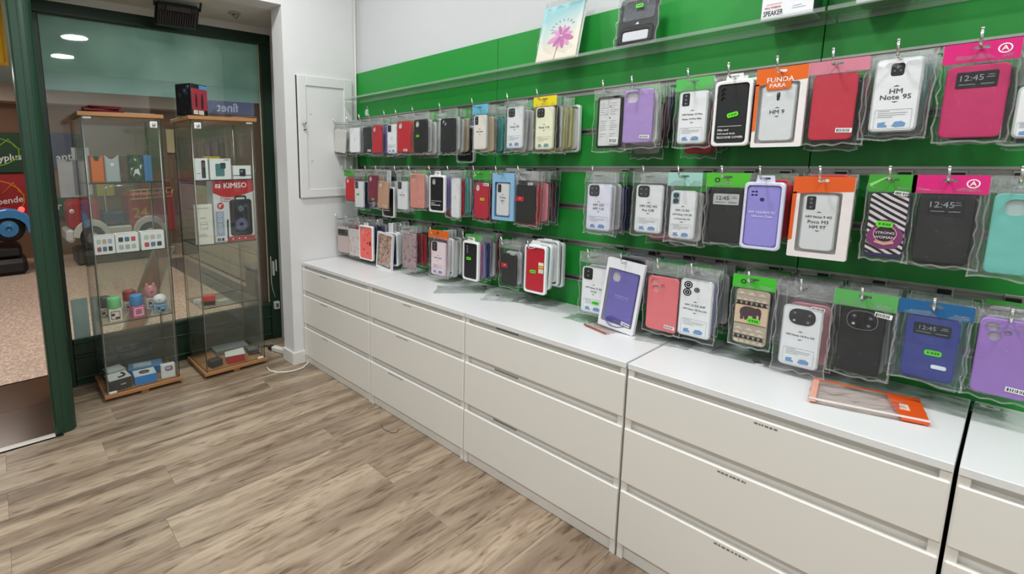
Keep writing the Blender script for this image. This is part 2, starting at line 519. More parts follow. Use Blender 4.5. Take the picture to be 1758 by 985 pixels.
# ---- shop window
wf = MB()
wf.bbox(WX - .03, WX + .03, -1.37, .104, 2.180, 2.247, .004)
wf.bbox(WX - .03, WX + .03, .023, .104, 0, 2.180, .004)
wf.bbox(WX - .03, WX + .03, -1.37, -1.276, 0, 2.180, .004)
win = struct('window_1', wf, M_FRAMEGREEN)
bp_ = MB().bbox(WX - .02, WX + .02, -1.276, .023, 0, .287, .003)
obj('base_panel', bp_.mesh('base_panel', M_FRAMEGREEN), win)
for z0, z1 in ((.262, .290), (.175, .192), (.035, .055)):
    obj('moulding', MB().bbox(WX + .02, WX + .034, -1.276, .023, z0, z1, .005).mesh('moulding', M_FRAMEGREEN), win)
obj('pane', MB().box(WX - .003, WX + .003, -1.276, .023, .287, 2.180, 0, 1, 0).mesh('pane', [M_GLASS, M_EDGE]), win, label='large clear window pane')
pA, pB, pC = at(75, 152, 0, WX), at(445, 178, 0, WX), at(75, 117, 0, WX)
zv = (pA.z + pB.z) / 2
def vinyl(N, L, bs, oc, c0='93b0aa', c1='a5c1bb'):
    out = [n for n in N if n.type == 'OUTPUT_MATERIAL'][0]
    nz = N.new('ShaderNodeTexNoise'); nz.inputs['Scale'].default_value = 5; nz.inputs['Detail'].default_value = 3; L.new(oc, nz.inputs['Vector'])
    r = ramp(N, [(.3, c0), (.7, c1)]); L.new(nz.outputs['Fac'], r.inputs['Fac'])
    L.new(r.outputs[0], bs.inputs['Base Color']); bs.inputs['Roughness'].default_value = .5
    tl = N.new('ShaderNodeBsdfTranslucent'); L.new(r.outputs[0], tl.inputs[0])
    mx = N.new('ShaderNodeMixShader'); mx.inputs[0].default_value = .6
    L.new(bs.outputs[0], mx.inputs[1]); L.new(tl.outputs[0], mx.inputs[2]); L.new(mx.outputs[0], out.inputs[0])
obj('vinyl_banner', MB().box(WX - .0058, WX - .0046, -1.276, .023, zv + .10, 2.180).mesh('vinyl_banner', pattern_mat('teal_vinyl', vinyl)), win, label='translucent teal sign film')
obj('vinyl_band', MB().box(WX - .0058, WX - .0046, -1.276, .023, zv, zv + .0995).mesh('vinyl_band', mat('8fb3ae', .5, var=.05, scale=4, key='pale_teal_vinyl')), win, label='paler teal lower band of the sign film')
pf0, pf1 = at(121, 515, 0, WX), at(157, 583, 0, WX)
obj('pale_patch', MB().box(WX - .0058, WX - .0046, pf0.y, pf1.y, pf1.z, pf0.z).mesh('pale_patch', pattern_mat('pale_blue_patch', lambda N, L, bs, oc: vinyl(N, L, bs, oc, 'bcd3d6', 'd0e2e4'))), win, label='pale blue patch low on the pane')  # pale blue translucent patch at the lower left of the glass
pu0, pu1 = at(352, 172, 0, WX), at(437, 193, 0, WX)
obj('purple_strip', MB().box(WX - .0058, WX - .0046, pu0.y, pu1.y, zv - .085, zv - .0004).mesh('purple_strip', mat('6a6796', .5, key='purple_vinyl')), win)
fo = lettering(win, 'finet', .085, 'c9c8e4', (WX - .004, (pu0.y + pu1.y) / 2 - .02, zv - .045), .02)
fo.rotation_euler = (0, 0, R(90)); fo.scale = (-1, 1, 1)
obj('glazing_bead', MB().bbox(WX + .003, WX + .012, .015, .023, .29, 2.18, .002).mesh('glazing_bead', mat('b9a98a', .5, key='bead')), win)
# pillar between window and doorway
pl = MB()
prof = []
cx0, cx1 = PX0 - .13, PX0
for i in range(7):
    a = R(90 * i / 6)
    prof.append((PX0 - .05 + .05 * math.cos(a), PY1 - .05 + .05 * math.sin(a)))
prof = [(PX0 - .012, PY0), (PX0, PY0 + .008)] + prof + [(cx0, PY1), (cx0, PY0)]
zs = [0, SOFF]
vs = [(x, y, z) for z in zs for x, y in prof]; n_ = len(prof)
fs = [(i, (i + 1) % n_, (i + 1) % n_ + n_, i + n_) for i in range(n_)] + [tuple(reversed(range(n_))), tuple(range(n_, 2 * n_))]
pl.add(vs, fs)
struct('door_frame', pl, M_PILLAR)
pil = bpy.data.objects['door_frame']; pil.name = 'door_1'; pil['label'] = 'dark green door post'
obj('post_seam', MB().bbox(PX0 - .0005, PX0 + .0015, PY0 + .036, PY0 + .039, 0, SOFF, .0004).mesh('post_seam', M_FRAMEGREEN), pil)
obj('return_panel', MB().box(WX + .03, cx0, -1.400, -1.372, 0, SOFF).mesh('return_panel', M_FRAMEGREEN), pil)
struct('trim_2', MB().bbox(PX0 - .03, PX0 + .006, -2.75, PY0, -.004, .003, .002), mat('d8d4cc', .35, .3, key='threshold_strip'))

# ---- mall beyond the window and doorway
MX = -6.0
MC = 2.44
def tile_brown(N, L, b, oc):
    nz = N.new('ShaderNodeTexNoise'); nz.inputs['Scale'].default_value = 6; nz.inputs['Detail'].default_value = 4
    L.new(oc, nz.inputs['Vector'])
    r = ramp(N, [(.3, '3a2313'), (.7, '54351c')])
    L.new(nz.outputs['Fac'], r.inputs['Fac']); L.new(r.outputs[0], b.inputs['Base Color']); b.inputs['Roughness'].default_value = .22
M_BROWNTILE = pattern_mat('brown_tile', tile_brown)
def terrazzo(N, L, b, oc):
    v = N.new('ShaderNodeTexVoronoi'); v.inputs['Scale'].default_value = 55
    L.new(oc, v.inputs['Vector'])
    r = ramp(N, [(.0, 'cdb3a2'), (.35, 'b3978a'), (.8, 'ddc6b4')])
    nz = N.new('ShaderNodeTexNoise'); nz.inputs['Scale'].default_value = 30; nz.inputs['Detail'].default_value = 5; L.new(oc, nz.inputs['Vector'])
    mx = N.new('ShaderNodeMath'); mx.operation = 'MULTIPLY'; L.new(v.outputs['Distance'], mx.inputs[0]); L.new(nz.outputs['Fac'], mx.inputs[1])
    m2 = N.new('ShaderNodeMath'); m2.operation = 'MULTIPLY'; m2.inputs[1].default_value = 2.2; L.new(mx.outputs[0], m2.inputs[0])
    L.new(m2.outputs[0], r.inputs['Fac']); L.new(r.outputs[0], b.inputs['Base Color']); b.inputs['Roughness'].default_value = .35
M_TERR = pattern_mat('pink_terrazzo', terrazzo)
mf = struct('floor_mall', MB().box(MX, -.905, -5.0, 2.6, -.05, 0).box(-.905, PX0 - .03, -5.0, -1.40, -.06, -.012), M_TERR)
for i in range(2):
    for j in range(10):
        x1 = PX0 - .03 - i * .4375; y1 = -1.40 - j * .36
        obj('tile', MB().bbox(x1 - .4355, x1, y1 - .358, y1, -.012, 0, .001).mesh('tile', M_BROWNTILE), mf)
for j in range(4):
    obj('tile', MB().bbox(-.905, WX - .03, -1.40 + j * .42, -1.40 + j * .42 + .418, -.012, 0, .001).mesh('tile', M_BROWNTILE), mf)
obj('tile_band', MB().bbox(-4.6, -1.2, .20, .52, -.002, .0015, .0005).mesh('tile_band', mat('5d5853', .4, key='grey_stone_band')), mf)
struct('wall_mall', MB().box(MX - .1, MX, -5.0, 2.6, 0, MC), mat('7d5c46', .6, var=.08, scale=3, key='brown_mall_wall'))
bh = MB().box(MX, MX + .35, -5.0, 2.6, 2.20, MC)
struct('trim_3', bh, mat('b9a79c', .6, key='beige_bulkhead'))
struct('ceiling_mall', MB().box(MX, -.9, -5.0, 2.6, MC, MC + .05), mat('9fc4c2', .6, var=.04, scale=3, key='teal_ceiling'))
ms = struct('wall_mall_side', MB().box(-4.8, -.9, .60, .7, 0, 1.95), mat('5b4636', .6, key='side_wall'))
for i in range(6):
    for j in range(3):
        obj('stone_panel', MB().bbox(-4.75 + i * .62, -4.75 + i * .62 + .612, .578, .60, .03 + j * .345, .03 + j * .345 + .338, .004).mesh('stone_panel', mat('b8a992', .5, var=.08, scale=8, key='beige_stone')), ms)
struct('trim_4', MB().box(WX - .10, WX - .045, -.012, .10, .02, 1.78), mat('5d3420', .45, var=.1, key='brown_post'))

# ================================================================== DRESSERS
UW, HT = 0.704, 0.697
DR = [(0.508, 0.654), (0.284, 0.474), (0.055, 0.251)]
edges = [EX + .006, UW, 2 * UW, 3 * UW, 4 * UW, 5 * UW]
dl = ['at the far end beside the white wall', 'second from the far white wall', 'in the middle of the row', 'under the orange empty bag', 'nearest the camera, cut by the right edge']
smudge = mat('77756f', .7, var=.1, key='pencil_print')
def scrawl(parent, x, z, w):
    """a thin strip label with an unreadable line of tiny print"""
    random.seed(int(abs(x) * 1000) + int(z * 1000))
    m = MB(); c = -w / 2
    while c < w / 2:
        l = random.uniform(.003, .009)
        m.box(c, c + l, -.0004, 0, -.0025 + random.uniform(-.0006, .0006), .0025)
        c += l + random.uniform(.0015, .004)
    obj('label_print', m.mesh('label_print', smudge), parent, (x, -.0041, z))
SCR = {0: [(.36, .075), (.36, .075), (.36, .06)], 1: [(.45, .055), (.40, .09), (.32, .12)], 2: [(.30, .11), (.30, .12), (.30, .12)], 3: [(.53, .05), (.44, .07), (.46, .08)], 4: []}
for i in range(5):
    x0, x1 = edges[i] + .0015, edges[i + 1] - .0015
    if i == 3: x0 += .004
    if i == 4: x0 += .004
    r_ = thing('drawer_dresser', 'low white three-drawer dresser, ' + dl[i], 'dresser', ((x0 + x1) / 2, 0, 0), group='white drawer dressers along the green wall')
    w = (x1 - x0) / 2
    obj('top', MB().bbox(-w, w, -.004, D - .002, HT - .020, HT, .0015).mesh('top', M_TOP), r_)
    for s in (-1, 1):
        xa, xb = (-w, -w + .019) if s < 0 else (w - .019, w)
        obj('side_panel', MB().bbox(xa, xb, .002, D - .01, 0, HT - .020, .001).mesh('side_panel', M_DRESSER), r_)
    inner = MB().box(-w + .019, w - .019, .019, .032, .052, HT - .020)
    obj('inner_rail', inner.mesh('inner_rail', M_DRESSER), r_)
    obj('plinth', MB().bbox(-w + .019, w - .019, .012, .034, 0, .050, .001).mesh('plinth', M_DRESSER), r_)
    for k, (z0, z1) in enumerate(DR):
        if i == 0:
            dx0 = -w + .001
        else: dx0 = -w + .001
        d_ = obj('drawer', MB().bbox(dx0, w - .001, -.004, .016, z0, z1, .0032).mesh('drawer', M_DRESSER), r_)
        if SCR[i]:
            t, ww = SCR[i][k]
            zz = z1 - .013 if not (i == 2 and k == 0) else z1 - .004
            if i == 2: 
                obj('label_strip', MB().box(-ww / 2, ww / 2, .0182, .019, z1 + .006, z1 + .013).mesh('label_strip', mat('8a877e', .6, var=.5, scale=220, key='strip_print')), r_, (-w + t * 2 * w, 0, 0))
            else:
                scrawl(d_, -w + t * 2 * w, zz, ww)

# ================================================================== METER CUPBOARD DOOR ON THE END WALL
mc = thing('cupboard_door', 'white framed meter cupboard door set in the end wall', 'cupboard door', (EX, .21, 1.118))
zz0, zz1, ya, yb = 0, .772, -.205, .207
obj('door_leaf', MB().bbox(0, .012, ya + .001, yb - .001, zz0 + .001, zz1 - .001, .002).mesh('door_leaf', M_WALL), mc)
fr = MB()
for (a, b_, c_, d_) in ((ya + .0582, yb - .0662, zz1 - .062, zz1), (ya + .0582, yb - .0662, 0, .055), (ya, ya + .058, 0, zz1), (yb - .066, yb, 0, zz1)):
    fr.bbox(.011, .020, a, b_, c_, d_, .003)
obj('door_frame', fr.mesh('door_frame', M_WALL), mc)
obj('shadow_gap', MB().box(-.002, .004, ya - .006, ya, 0, zz1).mesh('shadow_gap', mat('1a1714', .8, key='dark_gap')), mc, label='dark gap along the hinge side')
obj('knob', MB().lathe([(.004, 0), (.004, .012), (.010, .016), (.012, .024), (.008, .030)], 16, axis='x').mesh('knob', M_CHROME), mc, (.018, ya + .030, .475))
obj('latch', MB().tube([(.018, ya + .034, .435), (.030, ya + .034, .435), (.032, ya + .044, .437)], .003).mesh('latch', mat('3a3a3a', .4, key='dark_metal')), mc)
for z in (.535, .235):
    obj('screw', MB().bbox(.011, .014, ya + .084, ya + .100, z, z + .003, .001).mesh('screw', M_GREY), mc)
rc = thing('wall_latch', 'small white plastic bracket on the wall above the corner hooks', 'bracket', (EX + .001, .405, 1.72))
obj('body', MB().bbox(0, .02, -.028, .012, .02, .05, .003).bbox(0, .012, -.006, .008, -.06, .02, .002).mesh('body', mat('e8e8e6', .4, key='white_plastic')), rc)
obj('catch', MB().bbox(.004, .014, -.003, .005, -.066, -.054, .001).mesh('catch', M_BLACK), rc)

# ================================================================== GLASS DISPLAY CASES
def glass_case(label, x_front, y0, y1, depth, shelves, lock_side):
    w = y1 - y0
    r_ = thing('glass_display_case', label, 'display case', (x_front - depth / 2, (y0 + y1) / 2, 0), group='tall glass display cases in the window recess')
    hx, hy = depth / 2, w / 2
    obj('base_board', MB().bbox(-hx, hx, -hy, hy, .022, .044, .002).mesh('base_board', M_WOODB), r_)
    obj('top_board', MB().bbox(-hx - .003, hx + .003, -hy, hy, 1.602, 1.624, .002).mesh('top_board', M_WOODB), r_)
    for (a, b_) in ((-1, -1), (1, -1), (-1, 1), (1, 1), (1, 0)):
        obj('foot', MB().bbox(-.018, .018, -.022, .022, 0, .022, .004).mesh('foot', M_WOODB), r_, (a * (hx - (.03 if b_ == 0 else .10)), b_ * (hy - .09), 0))
    z0, z1, t = .044, 1.602, .004
    e = .014
    for nm, bx in (('glass_side', (-hx + e, hx - e, -hy + e, -hy + e + t, 1)), ('glass_side', (-hx + e, hx - e, hy - e - t, hy - e, 1)),
                   ('glass_back', (-hx + e, -hx + e + t, -hy + e + t, hy - e - t, 0)), ('glass_door', (hx - e, hx - e + t, -hy + e, hy - e, 0))):
        zz = z0 + (.004 if nm == 'glass_door' else 0), z1 - (.004 if nm == 'glass_door' else 0)
        obj(nm, MB().box(bx[0], bx[1], bx[2], bx[3], zz[0], zz[1], 0, 1, bx[4]).mesh(nm, [M_CASEGLASS, M_EDGE]), r_)
    for z in shelves:
        obj('glass_shelf', MB().box(-hx + e + t, hx - e - .014, -hy + e + t, hy - e - t, z, z + .005, 0, 1, 2).mesh('glass_shelf', [M_CASEGLASS, M_EDGE]), r_)
    for (a, b_) in ((-1, -1), (1, -1), (-1, 1), (1, 1)):
        obj('corner_rod', MB().tube([(a * (hx - .030), b_ * (hy - .024), z0), (a * (hx - .030), b_ * (hy - .024), z1)], .0035, 8).mesh('corner_rod', M_ALU), r_)
    lk = obj('lock', MB().bbox(hx - e + t, hx - e + t + .006, -.020, .020, -.018, .018, .003).mesh('lock', mat('e9e9e9', .3, key='lock_plate')), r_, (0, lock_side * (hy - .055), z1 - .035))
    obj('lock_cylinder', MB().lathe([(.009, 0), (.009, .010), (.004, .012)], 16, axis='x').mesh('lock_cylinder', M_CHROME), lk, (hx - e + t + .004, 0, 0))
    obj('hinge_clip', MB().bbox(hx - e - .001, hx - e + t + .002, -.02, .02, z1 - .014, z1 - .002, .001).mesh('hinge_clip', mat('e9e9e9', .3, key='lock_plate')), r_, (0, -lock_side * (hy - .045), 0))
    obj('hinge_clip', MB().bbox(hx - e - .001, hx - e + t + .002, -.02, .02, z0 + .002, z0 + .014, .001).mesh('hinge_clip', mat('e9e9e9', .3, key='lock_plate')), r_, (0, -lock_side * (hy - .045), 0))
    return r_
CLX, CLY0, CLY1, CDEP = -.236, -1.181, -.753, .365
CRX, CRY0, CRY1 = -.186, -.632, -.211
SH = [.447, .847, 1.241]
caseL = glass_case('tall glass display case next to the green door post', CLX, CLY0, CLY1, CDEP, SH, 1)
caseR = glass_case('tall glass display case with the red speaker box, next to the white wall', CRX, CRY0, CRY1, CDEP, SH, -1)

def on_shelf(name, label, cat, u, v, depth_x, z, group=None, rotz=0.0):
    """thing standing at height z whose front centre shows at pixel column u, on the plane x = depth_x; local front is -Y (turned to +X)"""
    p = at(u, v, 0, depth_x)
    return thing(name, label, cat, (depth_x, p.y, z), (0, 0, R(90 + rotz)), group)
def ext(u0, u1, v0, v1, X):
    """size in metres of a pixel box on the plane x = X"""
    a = at(u0, (v0 + v1) / 2, 0, X); b_ = at(u1, (v0 + v1) / 2, 0, X); t = at((u0 + u1) / 2, v0, 0, X); q = at((u0 + u1) / 2, v1, 0, X)
    return (b_ - a).y, (t - q).z
SZ = [.044, .4525, .8525, 1.2465]

# --- left case, top: wallets and flat packets
XT = -.36
pw = at(180, 180, 0, XT)
gw = 'dark red folders on the left display case'
for k in range(4):
    m = MB().bbox(-.115 + .012 * k, .105 - .008 * k, -.075, .075, 0, .009, .003)
    obj('folder', m.mesh('folder', mat(['5a1418', '7a2028', '4a1014', '6b1a20'][k], .45, key='red_leatherette')), None, (XT + .0, pw.y - .02, 1.6245 + k * .0098), (0, 0, R(90 + (-6, 5, -11, 9)[k])),
        label='dark red folder on the left display case, ' + ['bottom of the pile', 'second from the bottom', 'third from the bottom', 'top of the pile'][k], cat='folder', group=gw)
obj('clear_packet', MB().bbox(-.08, .08, -.06, .06, 0, .008, .002).mesh('clear_packet', film((.9, .9, .9), .25, .1, 20, .4)), None, (XT, at(235, 185, 0, XT).y, 1.6245), (0, 0, R(92)), label='flat clear plastic packet beside the red folders', cat='packet')

# --- left case, upper shelf
X1 = -.31
def notch_box(w, h, notch):
    pts = [(-w / 2, 0), (w / 2, 0), (w / 2, h)]
    for i in range(1, 8):
        a = math.pi * i / 8
        pts.append((w / 2 * .8 * math.cos(a), h - notch * math.sin(a)))
    pts.append((-w / 2, h))
    return pts
for (nm, lab, cat, u0, u1, v0, v1, col, sh) in (
    ('portable_speaker', 'orange upright portable speaker with a cut-out top', 'speaker', 156, 180, 266, 313, 'd96a1c', 0),
    ('portable_speaker', 'silver upright portable speaker with a scooped top', 'speaker', 181, 207, 266, 313, 'a9b3b4', 1)):
    w, h = ext(u0, u1, v0, v1, X1)
    t = on_shelf(nm, lab, cat, (u0 + u1) / 2, 300, X1, SZ[3], 'things on the upper shelf of the left case')
    obj('body', MB().prism(notch_box(w, h, .022), (), -.0, .05, .006).mesh('body', mat(col, .35, .1, key='speaker_shell')), t)
    obj('inner_top', MB().box(-w * .38, w * .38, .006, .046, h - .03, h - .023).mesh('inner_top', M_BLACK), t)
    if sh: obj('badge', MB().bbox(-.009, .009, -.002, 0, .09, .108, .001).mesh('badge', mat('e8dcdc', .4, key='badge')), t)
    else: obj('strap_slot', MB().bbox(-.012, .012, -.001, .004, h - .03, h - .004, .002).mesh('strap_slot', M_BLACK), t)
w, h = ext(224, 247, 267, 313, X1)
t = on_shelf('boxed_gadget', 'dark green camouflage box on the upper shelf of the left case', 'box', 235, 300, X1, SZ[3], 'things on the upper shelf of the left case')
obj('carton', MB().bbox(-w / 2, w / 2, 0, .05, 0, h, .002).mesh('carton', pattern_mat('camo_print', lambda N, L, b, oc: (lambda nz, r: (L.new(oc, nz.inputs['Vector']), nz.inputs['Scale'].__setattr__('default_value', 28.0), L.new(nz.outputs['Fac'], r.inputs['Fac']), L.new(r.outputs[0], b.inputs['Base Color'])))(N.new('ShaderNodeTexNoise'), ramp(N, [(0, '10200f'), (.45, '21432a'), (.55, '3c5a3a'), (.62, 'c6cfc4')], True)))), t)
obj('print_panel', MB().prism([(-.02, .03), (-.004, .05), (.018, .035), (.012, .075), (-.008, .07)], (), -.0008, 0).mesh('print_panel', mat('d5cfd0', .5, key='pale_print')), t)
w, h = ext(248, 262, 265, 312, X1)
t = on_shelf('boxed_gadget', 'narrow blue box on the upper shelf of the left case', 'box', 255, 300, X1 - .02, SZ[3], 'things on the upper shelf of the left case')
obj('carton', MB().bbox(-w / 2, w / 2, 0, .05, 0, h * .96, .002).mesh('carton', mat('4677a8', .4, key='blue_carton')), t)
obj('hang_loop', MB().tube([(-.012, .02, h * .96), (-.010, .02, h + .01), (0, .02, h + .02), (.010, .02, h + .01), (.012, .02, h * .96)], .002, 6).mesh('hang_loop', M_BLACK), t)

# --- left case, second shelf: three white boxes with six coloured gadgets each
X2 = -.262
cols = [['b9c9bd', 'c9a9a4', '9fb3c4', 'a5464a', '3f7396', '17181a'], ['17181a', '3f7396', 'd0454a', 'a9bcc0', 'b9aaa4', 'b5c6b4'], ['b5cdb8', 'd2b5b0', 'b8cbd2', 'c5454c', '49769c', '1d1d20']]
for k, (u0, u1, v0, v1) in enumerate(((162, 198, 408, 440), (199, 239, 405, 437), (243, 283, 402, 433))):
    w, h = ext(u0, u1, v0, v1, X2)
    t = on_shelf('gadget_box', 'white box picturing six coloured earbud pods, ' + ['nearest the green post', 'middle of three', 'rightmost of three'][k], 'box', (u0 + u1) / 2, (v0 + v1) / 2, X2, SZ[2], 'white pod boxes on the second shelf')
    obj('carton', MB().bbox(-w / 2, w / 2, 0, .07, 0, h, .0015).mesh('carton', M_WHITE), t)
    for q in range(6):
        cx = (-.27 + .27 * (q % 3)) * w; cz = h * (.69 if q < 3 else .29)
        pp = obj('printed_pod', MB().prism(rrect(w * .2, h * .25, .005), (), -.0006, 0).mesh('printed_pod', mat(cols[k][q], .5, var=.02)), t, (cx, 0, cz))
    obj('red_strip', MB().box(-w * .42, w * .42, .004, .014, h, h + .001).mesh('red_strip', mat('a83a3c', .5, key='red_strip')), t)

# --- left case, third shelf: mini speakers on their boxes
X3 = -.29
gsp = 'mini speakers on the third shelf of the left case'
def can(r, h):
    return [(r * .92, 0), (r, .004), (r, h - .008), (r * .93, h - .002), (r * .80, h)]
for (lab, ub, vb, bw, bh, bcol, back, body, bcol2) in (
    ('black mini speaker standing on a white box', 180, 513, .060, .052, 'd8cfc9', .10, 'can', '1d1f20'),
    ('mint green mini speaker standing on a white box', 199, 545, .056, .062, 'e4ddd2', 0, 'can', '74d089'),
    ('dark red mini speaker standing on a white box', 223, 505, .056, .060, 'cfd2d4', .13, 'can', 'a8182a'),
    ('blue mini speaker standing on a pink box', 239, 540, .056, .058, 'd56a93', 0, 'can', '2f86c4'),
    ('pink animal-eared mini speaker on a white box', 260, 498, .054, .060, 'd8d8da', .13, 'ears', 'e39aa0'),
    ('white round earbud pod on a light blue box', 277, 535, .066, .040, '6fa5c8', .02, 'oval', 'ececec')):
    p = at(ub, vb, 0, X3 - back)
    t = thing('mini_speaker', lab, 'speaker', (X3 - back, p.y, SZ[1]), (0, 0, R(90 + random.uniform(-8, 8))), gsp)
    t.scale = (1.2, 1.2, 1.2)
    obj('carton', MB().bbox(-bw / 2, bw / 2, 0, .055, 0, bh, .0015).mesh('carton', mat(bcol, .45, var=.03)), t)
    obj('carton_window', MB().prism(rrect(bw * .72, bh * .66, .004, 0, bh * .5), (rrect(bw * .60, bh * .54, .004, 0, bh * .5),), -.0008, 0).mesh('carton_window', mat('f0e9ea' if bcol == 'd56a93' else '8f6a52', .5)), t)
    if bcol == 'd56a93':
        obj('pictured_pod', MB().prism(rrect(bw * .34, bh * .34, .008, 0, bh * .48), (), -.0012, 0, .0005).mesh('pictured_pod', mat('c14f80', .5)), t)
    else:
        obj('printed_pod', MB().prism(rrect(.014, .012, .003, -.010, bh * .55), (), -.0012, 0).prism(rrect(.018, .012, .003, .008, bh * .26), (), -.0012, 0).mesh('printed_pod', mat('2a2422', .5)), t)
    c = (0, .028, bh)
    if body == 'can':
        obj('speaker_body', MB().lathe(can(.031, .052), 28, center=c).mesh('speaker_body', mat(bcol2, .4, var=.04)), t)
        obj('speaker_ring', MB().lathe([(.0315, .006), (.0317, .008), (.0315, .010)], 28, center=c).mesh('speaker_ring', mat(bcol2, .25, .3)), t)
    elif body == 'ears':
        obj('speaker_body', MB().lathe([(.024, 0), (.031, .01), (.033, .03), (.029, .05), (.018, .058)], 28, center=c).mesh('speaker_body', mat(bcol2, .4)), t)
        for s in (-1, 1):
            obj('ear', MB().lathe([(.010, 0), (.009, .014), (.005, .024), (.002, .026)], 12, center=(s * .016, .028, bh + .048)).mesh('ear', mat(bcol2, .4)), t)
        obj('snout', MB().lathe([(.007, 0), (.007, .004), (.003, .006)], 12, axis='y', center=(0, -.008, bh + .032)).mesh('snout', mat('b8707a', .4)), t)
    else:
        m = MB(); prof = [(max(.0005, .026 * math.sin(math.pi * i / 10)), .025 - .025 * math.cos(math.pi * i / 10)) for i in range(11)]
        m.lathe(prof, 24, center=c); m.v = [((v[0]) * 1.25, v[1], v[2]) for v in m.v]
        obj('pod_body', m.mesh('pod_body', mat(bcol2, .25)), t)
        obj('pod_button', MB().lathe([(.006, 0), (.005, .003), (.002, .004)], 12, axis='y', center=(-.004, -.002, bh + .024)).mesh('pod_button', mat('c8c8ca', .3)), t)

# --- left case, base
gb = 'boxes on the base of the left case'
XB = -.275
def carton(label, u, v, X, w, h, d, z, front, top, rotz=0, group=gb, extra=None, name='boxed_gadget', cat='box'):
    p = at(u, v, 0, X)
    t = thing(name, label, cat, (X, p.y, z), (0, 0, R(90 + rotz)), group)
    t.scale = (1.15, 1.15, 1.15)
    obj('carton', MB().bbox(-w / 2, w / 2, 0, d, 0, h, .0015).mesh('carton', mat(front, .4, var=.03)), t)
    if top: obj('carton_lid', MB().bbox(-w / 2 + .0005, w / 2 - .0005, .0005, d - .0005, h, h + .0016, .0006).mesh('carton_lid', mat(top, .4, var=.02)), t)
    return t
t = carton('white-topped black box picturing a curved headband', 209, 672, XB, .105, .058, .10, SZ[0], '1b1c1e', 'dcdcdc', 6)
obj('printed_arc', MB().tube([(.032 * math.cos(R(a)) , .05 + .030 * math.sin(R(a)), .0605) for a in range(-100, 60, 16)], .006, 6).mesh('printed_arc', mat('191a1c', .4)), t)
obj('small_print', MB().box(.0, .024, -.0008, 0, .026, .032).mesh('small_print', mat('b9b9b9', .5)), t)
t = carton('bright blue box with white top picturing a brown pad', 251, 655, XB, .105, .046, .09, SZ[0], '1f86d6', 'd9e2e8', -4)
obj('printed_pad', MB().lathe([(.026, 0), (.026, .0012)], 20, center=(0, .045, .0476)).mesh('printed_pad', mat('6d5350', .5)), t)
t = carton('large dull blue box lying behind the bright blue box', 250, 628, XB - .135, .170, .040, .10, SZ[0], '2f6aa3', '4a7fae', -10)
obj('top_wrap', MB().bbox(-.06, .03, .02, .08, .0418, .044, .001).mesh('top_wrap', mat('a9b5bb', .3)), t)
t = carton('small white box picturing a purple gadget', 290, 650, XB, .070, .074, .03, SZ[0], 'e6e6e6', None, -6)
obj('printed_gadget', MB().prism(rrect(.038, .026, .009, .004, .052), (), -.0008, 0).mesh('printed_gadget', mat('7c5a78', .4)), t)
obj('printed_screen', MB().prism(rrect(.026, .014, .005, .002, .054), (), -.0012, 0).mesh('printed_screen', mat('c7b3cc', .4)), t)
t = carton('clear plastic pack lying at the back left of the case base', 202, 640, XB - .16, .09, .05, .09, SZ[0], '9aa3a3', 'b9c2c2', 12)
t = carton('silver label strip lying inside the left case door', 193, 688, -.253, .045, .004, .018, SZ[0], 'c9c9c9', None, 4)

# --- right case, top: headset box in a clear easel, flat packets
XR = -.30
t = thing('headset_box', 'black and red gaming headset box on top of the right case', 'box', (XR + .05, at(343, 180, 0, XR + .05).y, 1.6282), (0, 0, R(90 + 30)))
t.scale = (1.18, 1.18, 1.22)
w, h, d = .115, .150, .10
obj('carton', MB().bbox(-w / 2, w / 2, 0, d, 0, h, .002).mesh('carton', mat('121214', .35)), t)
obj('red_panel', MB().box(-w / 2 + .002, w / 2 - .002, -.0009, 0, .028, h - .022).mesh('red_panel', mat('9c3040', .4, var=.25, scale=30)), t)
obj('blue_corner', MB().box(0, w / 2 - .002, -.0012, 0, h - .022, h - .004).mesh('blue_corner', mat('4a90c0', .4)), t)
obj('printed_headset', MB().prism([(.010, .035), (.024, .035), (.027, .075), (.022, .105), (.014, .105), (.009, .07)], (), -.0016, 0).prism([(-.030, .04), (-.018, .04), (-.016, .08), (-.024, .11), (-.032, .08)], (), -.0016, 0).mesh('printed_headset', mat('2b1820', .4)), t)
obj('white_label', MB().box(-.046, -.016, -.0012, 0, .006, .026).box(-.010, .026, -.0012, 0, .006, .026).mesh('white_label', mat('d8cfc0', .5)), t)
obj('side_print', MB().box(-w / 2 - .0009, -w / 2, .01, d - .02, .012, h - .01).mesh('side_print', pattern_mat('headset_side', lambda N, L, b, oc: (lambda v, r: (L.new(oc, v.inputs['Vector']), v.inputs['Scale'].__setattr__('default_value', 26.0), L.new(v.outputs['Distance'], r.inputs['Fac']), L.new(r.outputs[0], b.inputs['Base Color'])))(N.new('ShaderNodeTexVoronoi'), ramp(N, [(0, '7d86a6'), (.25, '2a2c38'), (.5, '0c0c10'), (.9, '101014')])))), t)
t = thing('clear_blister', 'clear empty plastic easel behind the headset box', 'packaging', (XR - .09, at(326, 186, 0, XR - .09).y, 1.6245), (0, 0, R(90 - 6)))
obj('back_sheet', MB().add([(-.075, 0, 0), (.065, 0, 0), (.055, .03, .205), (-.045, .03, .205), (-.075, .003, 0), (.065, .003, 0), (.055, .033, .205), (-.045, .033, .205)], [(0, 1, 2, 3), (7, 6, 5, 4), (0, 4, 5, 1), (1, 5, 6, 2), (2, 6, 7, 3), (3, 7, 4, 0)]).mesh('back_sheet', film((.9, .92, .92), .12, .08, 10, .2)), t)
obj('foot_sheet', MB().box(-.075, .09, -.10, 0, 0, .003).mesh('foot_sheet', film((.86, .88, .88), .2, .12, 10, .2)), t)
